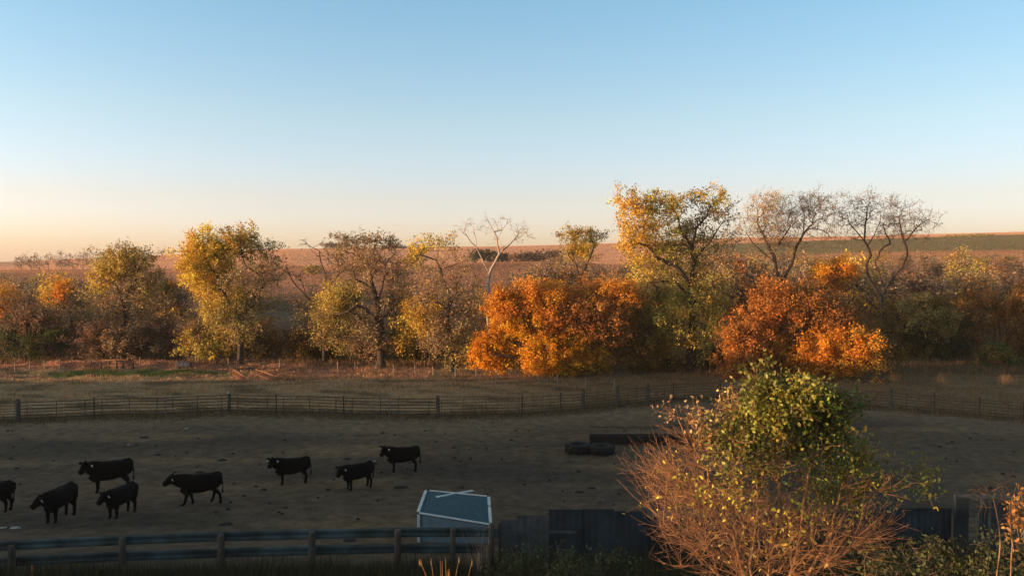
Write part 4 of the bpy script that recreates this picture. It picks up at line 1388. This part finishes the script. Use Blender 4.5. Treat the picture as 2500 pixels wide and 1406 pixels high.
edge(FL, FR, .02, .985)
edge(FL, BL, .05, .66)
edge(FL, BL, .69, .97)
edge(FR, BR, .06, .60)
edge(FR, BR, .66, .97)
edge(BL, BR, .06, .97, .06)
for px, yy, s_ in ((1020, 0, 0), (1198, 1, 1)):
    c = inn[s_]
    m_ = MB()
    o_ = (c - cen) / np.linalg.norm((c - cen)[:2]) * .05
    m_.bar(low[s_] + np.array([o_[0], o_[1], 0]), c - up * .06 + np.array([o_[0], o_[1], 0]), .10, .10)
    m_.build("corner_board", M_TRIM, sh, origin=so)


def roofpt(px, py):
    """a point of the roof plane seen at a pixel"""
    n_ = np.cross(FR - FL, BL - FL)
    d = np.array(ray(px, py))
    o_ = np.array([0, 0, EYE])
    return o_ + d * (np.dot(n_, FL - o_) / np.dot(n_, d))


for lab, (a, b_), lift in (("loose white board lying crosswise on top of another board on the shed roof", ((1066, 1217), (1154, 1201)), .075),
                           ("loose white board lying diagonally to the right edge of the shed roof", ((1105, 1204), (1194, 1238)), .028)):
    A, B = roofpt(*a), roofpt(*b_)
    c = (A + B) / 2
    o = board(A, B, .12, .035, lift).build("loose_board", M_TRIM, origin=c)
    o.location = c
    tag(o, lab, "board", "loose boards on the shed roof")

# ------------------------------------------------------------------ beam fence in front
GB = [(-140, 25.3), (27, 25.6), (297, 25.9), (540, 26.1), (760, 26.2), (970, 26.25), (1105, 26.3), (1200, 26.35)]
TOPY = lambda px: np.interp(px, [-140, 0, 300, 600, 970, 1215], [1330, 1322, 1308, 1298, 1290, 1290])
bf = empty("beam_fence", at(540, 1390, 26), "yard fence of two blue grey corrugated steel beams on wooden posts, in the foreground", "fence")
bo = np.array(bf.location)
bo[2] = gz(bo[0], bo[1])
bf.location = bo
prof = [(0, 0), (.045, .035), (.045, .09), (0, .13), (0, .18), (.045, .22), (.045, .275), (0, .31), (-.02, .31), (.02, .27), (.02, .225), (-.02, .185), (-.02, .125), (.02, .085), (.02, .04), (-.02, 0)]
tops = [at(px, TOPY(px), Y) for px, Y in GB]
for drop, nm in ((.33, "upper_beam"), (.86, "lower_beam")):
    mb = MB()
    xs = tops + [at(1215, 1291, 26.36)]
    if nm == "lower_beam":
        xs = tops[:-1] + [at(1178, 1290, 26.33)]
    V = []
    for i, q in enumerate(xs):
        for dy, dz in prof:
            V.append((q[0], q[1] + .16 - dy, q[2] - drop + dz + random.uniform(-.008, .008)))
    n = len(prof)
    Fc = [(i * n + j, i * n + (j + 1) % n, (i + 1) * n + (j + 1) % n, (i + 1) * n + j) for i in range(len(xs) - 1) for j in range(n)]
    Fc += [tuple(range(n)), tuple((len(xs) - 1) * n + j for j in range(n))[::-1]]
    mb.add(V, Fc)
    mb.build(nm, M_RAIL, bf, origin=bo)
for (px, Y), q in zip(GB, tops):
    z = gz(q[0], q[1])
    hgt = {27: -.12, 1200: .16, 1105: .02}.get(px, -.03)
    rr = .115 if px < 1000 else .09
    mb = MB()
    mb.tube([(q[0], q[1], z - .4), (q[0] + random.uniform(-.03, .03), q[1], q[2] + hgt - .04), (q[0] + .01, q[1], q[2] + hgt)], [rr, rr * .97, rr * .8], 9)
    mb.build("post", M_OLDWOOD, bf, origin=bo)

# ------------------------------------------------------------------ sheet metal windbreak to the right of the beams
wb = empty("sheet_fence", [6, 26.6, gz(6, 26.6)], "dark blue sheet metal windbreak fence behind the lower branches of the bush", "fence")
wo = np.array(wb.location)
PX = [1222, 1262, 1340, 1420, 1500, 1580, 1660, 1745, 1830, 1915, 2000, 2080, 2160, 2240, 2325]
TY = [1268, 1258, 1243, 1243, 1247, 1262, 1262, 1262, 1258, 1255, 1250, 1246, 1240, 1240]
for i in range(len(PX) - 1):
    a, b_ = at(PX[i], TY[i], 26.6), at(PX[i + 1], TY[i], 26.6)
    z = gz(a[0], 26.6) - .1
    mb = MB()
    k = max(3, int((b_[0] - a[0]) / .10))
    top, bot = [], []
    V = []
    for j in range(k + 1):
        x = a[0] + (b_[0] - a[0]) * j / k + .004 * (j == 0)
        y = 26.6 + .03 * (i % 2) + (.010 if j % 2 else 0)
        V += [(x, y, z), (x, y, a[2]), (x, y + .006, a[2]), (x, y + .006, z)]
    Fc = []
    for j in range(k):
        for e in range(4):
            Fc.append((j * 4 + e, j * 4 + (e + 1) % 4, j * 4 + 4 + (e + 1) % 4, j * 4 + 4 + e))
    Fc += [(0, 1, 2, 3), tuple(k * 4 + e for e in (3, 2, 1, 0))]
    mb.add(V, Fc)
    mb.build("sheet", M_CONCRETE if i in (0, 1) else M_SHEET, wb, origin=wo)
for i in (0, 2, 5, 8, 11):
    a = at(PX[i], TY[i] + 6, 26.75)
    mb = MB()
    mb.bar((a[0], 26.78, gz(a[0], 26.8) - .3), (a[0], 26.78, a[2]), .14, .14)
    mb.build("post", M_OLDWOOD, wb, origin=wo)
A, B = at(1291, 1294, 26.35), at(1408, 1299, 26.35)
mb = MB()
mb.bar(A - (A + B) / 2, B - (A + B) / 2, .05, .09)
o = mb.build("loose_board", M_CONCRETE)
o.location = (A + B) / 2
tag(o, "pale grey board leaning flat against the dark sheet metal fence", "board")

rp_ = empty("timber_rail_fence", [14.5, 26.4, gz(14.5, 26.4)], "dark timber posts with a top rail and grey panel at the right edge", "fence")
ro = np.array(rp_.location)
for px, w in ((2347, .42), (2402, .20), (2520, .2)):
    a = at(px, 1214, 26.5)
    mb = MB()
    mb.bar((a[0], 26.5, gz(a[0], 26.5) - .3), (a[0], 26.5, a[2]), w, .16)
    mb.build("post", M_SHEET, rp_, origin=ro)
A, B = at(2330, 1210, 26.38), at(2560, 1216, 26.38)
mb = MB()
mb.bar(A, B, .06, .10)
mb.build("rail", M_RAIL, rp_, origin=ro)
a, b_ = at(2420, 1224, 26.7), at(2560, 1224, 26.7)
mb = MB()
mb.box(a[0], b_[0], 26.66, 26.70, gz(a[0], 26.7), a[2])
mb.build("panel", M_CONCRETE, rp_, origin=ro)

# ------------------------------------------------------------------ droppings, scraps on the yard floor
M_DUNG = mat("dung", (.018, .016, .013), .9)
r_ = np.random.default_rng(21)
V0, F0, n0 = [], [], 0
spots = [(978, 1190, .5), (848, 1121, .3), (645, 1196, .2), (352, 1068, .4), (540, 1124, .35), (488, 1153, .3), (555, 1280, .4), (850, 1320, .35), (1415, 1202, .3), (1443, 1193, .3), (1412, 1152, .2), (384, 1111, .3)]
spots += [(r_.uniform(0, 1640), r_.uniform(1050, 1270), r_.uniform(.06, .17)) for _ in range(90)]
spots += [(r_.uniform(2100, 2500), r_.uniform(1050, 1200), r_.uniform(.06, .17)) for _ in range(20)]
for px, py, s_ in spots:
    q = gr(px, py)
    k = 9
    a = np.arange(k) * 2 * math.pi / k
    rr = s_ * r_.uniform(.6, 1.1, k)
    ring = [(q[0] + math.cos(t) * u, q[1] + math.sin(t) * u * .8, q[2] - .01) for t, u in zip(a, rr)]
    ring2 = [(q[0] + math.cos(t) * u * .6, q[1] + math.sin(t) * u * .5, q[2] + .05 + .03 * r_.random()) for t, u in zip(a, rr)]
    V0 += ring + ring2 + [(q[0], q[1], q[2] + .07)]
    for j in range(k):
        j2 = (j + 1) % k
        F0.append((n0 + j, n0 + j2, n0 + k + j2, n0 + k + j))
        F0.append((n0 + k + j, n0 + k + j2, n0 + 2 * k, n0 + 2 * k))
    n0 += 2 * k + 1
F3 = [f for f in F0 if f[2] != f[3]]
F4 = [f[:3] for f in F0 if f[2] == f[3]]
tag(link("droppings", mesh_np("droppings", V0, [np.array(F3), np.array(F4)], M_DUNG, smooth=True)), "dark cow droppings scattered over the yard floor", "droppings", kind="stuff")


def scrap(label, px, py, sx, sy, sz):
    q = gr(px, py)
    bm = bmesh.new()
    bmesh.ops.create_icosphere(bm, subdivisions=2, radius=1)
    for v in bm.verts:
        v.co = Vector((v.co.x * sx, v.co.y * sy, v.co.z * sz)) * random.uniform(.75, 1.15)
    me = bpy.data.meshes.new("chalk_lump")
    bm.to_mesh(me)
    bm.free()
    me.materials.append(M_STONE)
    o = link("chalk_lump", me)
    o.location = q + np.array([0, 0, sz * .4])
    o.rotation_euler = (0, 0, random.uniform(-.3, .3))
    tag(o, label, "lump", "white lumps on the yard floor")


scrap("flat white lump on the ground by the left edge, before the beam fence", 37, 1290, .23, .12, .06)
scrap("smaller white lump at the very left edge", 8, 1289, .14, .1, .04)
scrap("small white scrap just left of the farthest right cow's feet level", 914, 1126, .09, .05, .04)
scrap("tiny pale scrap on the ground above the large broadside cow", 314, 1086, .11, .06, .03)
scrap("tiny pale scrap in front of the rail fence, below its middle", 1170, 1044, .07, .05, .04)
scrap("tiny pale scrap at the foot of the rail fence, right of the pale-topped post", 455, 1046, .16, .06, .03)

# ------------------------------------------------------------------ foreground bush (a tree rooted on the bank below the viewer)
BY = 12.0
tree("mulberry_bush", "big foreground bush, green leaves on top and bare reddish shoots below", BY, (1870, 1700),
     [[(1870, 1700), (1865, 1500), (1885, 1340), (1905, 1220), (1890, 1100), (1900, 1000)], [(1868, 1560), (1820, 1420), (1790, 1300), (1735, 1200), (1690, 1100), (1655, 1020)], [(1872, 1520), (1930, 1400), (1960, 1250), (1985, 1120), (2000, 1000)],
      [(1875, 1540), (1960, 1430), (2030, 1300), (2060, 1170)], [(1872, 1580), (1960, 1470), (2060, 1340), (2140, 1275)], [(1865, 1560), (1780, 1440), (1680, 1330), (1600, 1250)], [(2040, 1250), (2110, 1195), (2200, 1185), (2265, 1188)],
      [(2050, 1200), (2095, 1120), (2130, 1080)], [(1860, 1540), (1830, 1380), (1850, 1240), (1840, 1120), (1840, 1010)], [(1780, 1290), (1680, 1200), (1590, 1160)], [(1990, 1400), (2080, 1330), (2150, 1300)], [(1840, 1420), (1740, 1380), (1640, 1380)],
      [(1900, 1160), (1935, 1060), (1950, 960)], [(1740, 1210), (1730, 1100), (1745, 1030)]],
     [(1850, 925, 10, 22, 'blgreen', 1.3), (1928, 932, 10, 20, 'blgreen', 1.3), (1992, 950, 12, 20, 'bgreen', 1.2), (2088, 975, 12, 18, 'bgreen', 1.2), (1795, 995, 14, 26, 'olive', .9), (1862, 955, 34, 30, 'bgreen', 2.0), (1905, 985, 46, 36, 'blgreen', 2.0), (1965, 975, 40, 40, 'blgreen', 2.2), (2015, 1005, 44, 40, 'bgreen', 2.0), (2070, 1000, 24, 24, 'bgreen', 1.4), (1870, 1018, 66, 40, 'blgreen', 1.7), (1960, 1038, 66, 44, 'bgreen', 2.0),
      (2040, 1058, 40, 34, 'bgreen', 1.6), (1800, 1028, 40, 34, 'olive', 1.2), (1790, 1083, 60, 40, 'bgreen', 1.3), (1730, 1068, 40, 36, 'olive', .8), (1850, 1100, 60, 46, 'bgreen', 1.0), (1985, 1100, 56, 40, 'bgreen', 1.3), (1920, 1110, 40, 36, 'bgreen', .5),
      (1700, 1023, 30, 26, 'tan', .8), (1650, 1020, 12, 18, 'tan', 1.0), (1745, 1005, 14, 24, 'olive', .9), (1770, 980, 12, 20, 'olive', .7), (2060, 1140, 44, 46, 'blgreen', 1.4), (2085, 1205, 34, 34, 'blgreen', 1.2), (2035, 1215, 40, 36, 'blgreen', 1.0), (1985, 1180, 40, 36, 'bgreen', .7),
      (2118, 1105, 24, 20, 'blgreen', 1.1), (2245, 1165, 34, 16, 'blgreen', .9), (2195, 1172, 26, 12, 'blgreen', .6), (2278, 1200, 13, 24, 'blgreen', 1), (2150, 1195, 34, 18, 'bgreen', .7), (1870, 1180, 46, 40, 'bgreen', .5),
      (1640, 1170, 60, 40, 'byel', 0.13), (1700, 1210, 80, 56, 'byel', 0.18), (1620, 1230, 50, 40, 'byel', 0.13), (1780, 1190, 70, 60, 'byel', 0.45), (1800, 1290, 110, 60, 'byel', 0.18), (1690, 1300, 80, 40, 'tan', .05),
      (1930, 1290, 100, 56, 'byel', 0.36), (1900, 1370, 120, 40, 'olive', .25), (2070, 1310, 66, 40, 'tan', .05), (1730, 1370, 80, 34, 'tan', .05), (2060, 1370, 76, 30, 'tan', .05), (2130, 1260, 34, 24, 'olive', .15)],
     .06, leaf=.068, seg=.15, bark=M_SHOOT, seed=40, cat="bush", attr=1.25, twig_r=.0034, thr=.012, twigs=4, twig_len=.30, leaf_m=M_BUSHLEAF, shape='leaf', upright=.4, wob=.07, deep=.62, dens=.9, nz=4,
     shoots=[(1630, 1170, 60, 50, 71, .6), (1690, 1220, 90, 60, 162, .75), (1780, 1250, 100, 70, 181, .8), (1700, 1330, 100, 50, 111, .7), (1880, 1300, 120, 70, 171, .75), (1980, 1330, 110, 60, 111, .75), (2090, 1300, 70, 50, 71, .7),
             (1880, 1390, 140, 40, 111, .7), (1700, 1110, 60, 60, 71, .6), (1900, 1150, 80, 80, 50, .6), (2050, 1370, 110, 36, 50, .7), (1760, 1400, 120, 30, 60, .7), (2110, 1230, 40, 40, 24, .5)])

# thin reddish saplings at the right edge
for k, (lab, px, tops_) in enumerate((("thin bent leafless sapling, second from the right edge", 2440, [(2425, 1215), (2395, 1190), (2380, 1180)]),
                                      ("thin upright leafless sapling with a forked tip nearest the right edge", 2470, [(2468, 1225), (2458, 1190), (2445, 1178)]))):
    tree("bare_sapling", lab, 14.0, (px, 1600), [[(px, 1600), (px + 2, 1330)] + tops_, [tops_[0], (tops_[0][0] + 12, tops_[0][1] - 35)]],
         [(tops_[1][0], tops_[1][1], 26, 18, 'brown', .0), (tops_[0][0], tops_[0][1] + 10, 20, 20, 'brown', .01)], .025, leaf=.06, seg=.16, bark=M_SHOOT, seed=60 + k, cat="sapling", group="bare saplings at the right edge", twig_r=.004, thr=.01, twig_len=.3, twigs=3, leaf_m=M_BUSHLEAF, attr=.6)
for k, (lab, px, py, w, h, pal, Yd) in enumerate((("reddish brown low shrub cut by the right edge of the picture", 2495, 1270, 36, 34, 'bronze', 15),
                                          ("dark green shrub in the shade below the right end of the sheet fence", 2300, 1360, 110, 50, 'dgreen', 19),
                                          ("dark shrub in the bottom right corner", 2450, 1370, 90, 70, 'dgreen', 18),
                                          ("dark leafy weed clump before the sheet fence, left of the bush", 1420, 1390, 120, 45, 'dgreen', 21),
                                          ("dark leafy weed clump before the grey end panel of the sheet fence", 1265, 1395, 70, 45, 'dgreen', 22),
                                          ("green shrub at the right foot of the big bush", 2160, 1390, 70, 50, 'dgreen', 14))):
    tree("bank_shrub", lab, Yd, (px, 1650), [[(px, 1650), (px + 4, py + h * .6), (px, py)], [(px, py + h), (px - w * .5, py + 4)], [(px, py + h), (px + w * .5, py + 4)]],
         [(px - w * .45, py + 6, w * .5, h * .7, pal, 1.0), (px + w * .45, py + 6, w * .5, h * .7, pal, 1.0), (px, py - h * .1, w * .6, h * .8, pal, 1.1), (px, py + h, w, h * .6, pal, 1.0)],
         .04, leaf=.10, seg=.28, seed=70 + k, cat="shrub", group="shrubs on the near bank", twig_r=.005, thr=.014, twig_len=.4, leaf_m=M_BUSHLEAF, shape='leaf', attr=.8, dens=1.3)

# weeds on the bank below the viewer
r_ = np.random.default_rng(31)
X = r_.uniform(-19, 19, 20000)
Y = r_.uniform(18, 25.8, 20000)
k = (np.abs(X) < .68 * Y)
X, Y = X[k], Y[k]
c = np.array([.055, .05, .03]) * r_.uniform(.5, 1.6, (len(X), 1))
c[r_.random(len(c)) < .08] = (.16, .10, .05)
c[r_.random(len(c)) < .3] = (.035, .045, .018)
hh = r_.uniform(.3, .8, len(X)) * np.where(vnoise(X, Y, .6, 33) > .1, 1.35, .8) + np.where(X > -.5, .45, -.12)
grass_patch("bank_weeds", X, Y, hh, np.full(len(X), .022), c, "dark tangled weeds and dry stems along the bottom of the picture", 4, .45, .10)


def tuft(label, px, Yd, hgt, n, col, spread, seed):
    r2 = np.random.default_rng(seed)
    x = (px - CX) / F * Yd
    root = np.array([x, Yd, gz(x, Yd)])
    mb = MB()
    for k in range(n):
        b0 = root + np.array([r2.normal(0, spread), r2.normal(0, spread), -.05])
        hh_ = hgt * r2.uniform(.55, 1.03)
        d = np.array([r2.normal(0, .14), r2.normal(0, .14), 0]) * hh_
        mb.tube([b0, b0 + d * .4 + np.array([0, 0, hh_ * .6]), b0 + d + np.array([0, 0, hh_])], [.006, .005, .002], 4)
        if r2.random() < .5:
            t_ = b0 + d + np.array([0, 0, hh_])
            mb.tube([t_ - np.array([0, 0, .09]), t_ - np.array([0, 0, .04]), t_ + np.array([0, 0, .05])], [.003, .007, .002], 4)
    o = mb.build("tall_grass_clump", mat("tall_grass", col, .8, var=.3), origin=root)
    o.location = root
    tag(o, label, "grass clump", "tall grass clumps on the near bank")


def tuft_h(py, Yd, px):
    x = (px - CX) / F * Yd
    return at(px, py, Yd)[2] - gz(x, Yd)


tuft("orange lit tall grass clump at the bottom of the picture, right of its middle post", 1092, 16, tuft_h(1352, 16, 1092), 26, (.45, .24, .09), .13, 1)
tuft("pinkish dry weed stems standing before the shed's right corner", 1172, 24, tuft_h(1258, 24, 1172), 16, (.30, .19, .14), .14, 2)
for k, (lab, px, py) in enumerate((("orange lit grass clump right of the rust orange maple", 2185, 930), ("pale orange grass clump beyond the fence at the right, the middle one", 2302, 934), ("reddish grass clump near the right edge below the shade trees", 2460, 940))):
    q_ = gr(px, py)
    tuft(lab, px, q_[1], 1.0, 60, (.55, .27, .10), .28, 40 + k)
tuft("short reddish stems at the bottom left corner", 58, 16, tuft_h(1375, 16, 58), 14, (.35, .14, .06), .12, 3)

# ------------------------------------------------------------------ far trees on the skyline
proto = []
for k, (px, py, w, h, lab) in enumerate(((55, 652, 20, 30, "x"), (150, 652, 20, 34, "x"), (205, 655, 18, 36, "x"))):
    proto.append((px, py, w, h))
FARB = [(52, 652, 17, 28, 'grey', "far bare tree nearest the left edge on the skyline"), (76, 655, 16, 36, 'grey', "far bare tree with two thin spires, second from the left on the skyline"),
        (97, 652, 12, 22, 'brown', "low far rounded tree, third from the left on the skyline"), (118, 650, 8, 27, 'grey', "thin far bare tree in the middle of the left skyline row"),
        (150, 652, 20, 34, 'grey', "widest far bare tree of the left skyline row"), (178, 652, 12, 26, 'brown', "far brownish tree right of the widest one on the left skyline"),
        (204, 650, 18, 34, 'grey', "far bare fan shaped tree on the left skyline"), (238, 650, 16, 38, 'olive', "far olive tree, last of the left skyline row before the cottonwood")]
for k, (px, py, w, h, pal, lab) in enumerate(FARB):
    tree("distant_tree", lab, 420 + 12 * (k % 3), (px, py), [[(px, py), (px - 1, py - h * .4), (px + 1, py - h * .8)], [(px, py - h * .1), (px - w * .5, py - h * .5), (px - w * .7, py - h * .8)], [(px, py - h * .12), (px + w * .5, py - h * .5), (px + w * .6, py - h * .85)]],
         [(px - w * .4, py - h * .55, w * .6, h * .4, pal, .25), (px + w * .4, py - h * .55, w * .6, h * .4, pal, .25), (px, py - h * .75, w * .55, h * .3, pal, .25), (px, py - h * .2, w * .9, h * .22, pal, .6)],
         .2, leaf=.7, seg=1.5, seed=200 + k, group="bare trees on the left skyline", twig_r=.06, twig_len=2.2, thr=.2, attr=1.2, dens=.6, twigs=4, inflate=1.25)
FARG = [(1180, 640, 34, 32, 'dgreen', 340, "dark evergreen clump behind the dead white tree"), (1228, 640, 22, 22, 'dgreen', 345, "smaller dark evergreen right of the evergreen clump"),
        (1290, 640, 46, 24, 'brown', 335, "brown leafless brush clump right of the dead white tree, far off"), (1345, 640, 40, 28, 'brown', 338, "far brown brush clump left of the little yellow tree"),
        (815, 606, 34, 12, 'brown', 860, "far brown tree clump on the skyline over the dead limbed tree"), (960, 612, 26, 14, 'obronze', 820, "far dark brush on the skyline right of the dark trunk's crown"),
        (985, 612, 16, 10, 'dgreen', 830, "far small dark bush on the skyline, right end of its row"), (640, 668, 30, 22, 'olive', 300, "olive bush on the slope right of the bright yellow cottonwood"),
        (765, 668, 22, 20, 'olive', 302, "olive bush on the slope behind the dead limbed tree"), (2365, 600, 60, 18, 'olive', 700, "far yellow olive bush below the right skyline")]
for k, (px, py, w, h, pal, Yd, lab) in enumerate(FARG):
    s_ = Yd / F
    tree("distant_bush", lab, Yd, (px, py), [[(px, py), (px, py - h * .5)], [(px, py - h * .2), (px - w * .5, py - h * .5)], [(px, py - h * .2), (px + w * .5, py - h * .5)]],
         [(px - w * .5, py - h * .45, w * .5, h * .42, pal, 1.2), (px + w * .5, py - h * .45, w * .5, h * .42, pal, 1.2), (px, py - h * .6, w * .5, h * .4, pal, 1.2)],
         .3, leaf=2.6 * s_, seg=5.0 * s_, seed=230 + k, cat="bush", group="distant bushes on the slopes", twig_r=.2 * s_, twig_len=4 * s_, thr=.5 * s_, attr=1.2, dens=1.2)

# ------------------------------------------------------------------ evening air
HAZE = .00016
bm = bmesh.new()
bmesh.ops.create_cube(bm, size=1)
me = bpy.data.meshes.new("haze")
for v in bm.verts:
    v.co = (7200 if v.co.x > 0 else -7200, 6200 if v.co.y > 0 else -3200, 75 if v.co.z > 0 else -12)
bm.to_mesh(me)
bm.free()
hm = bpy.data.materials.new("haze")
hm.use_nodes = True
hn = hm.node_tree
hn.nodes.remove(hn.nodes["Principled BSDF"])
pv = hn.nodes.new("ShaderNodeVolumePrincipled")
pv.inputs["Color"].default_value = (.88, .85, .82, 1)
pv.inputs["Density"].default_value = HAZE
pv.inputs["Anisotropy"].default_value = .1
hn.links.new(pv.outputs[0], hn.nodes["Material Output"].inputs["Volume"])
me.materials.append(hm)
tag(link("haze", me), kind="stuff")
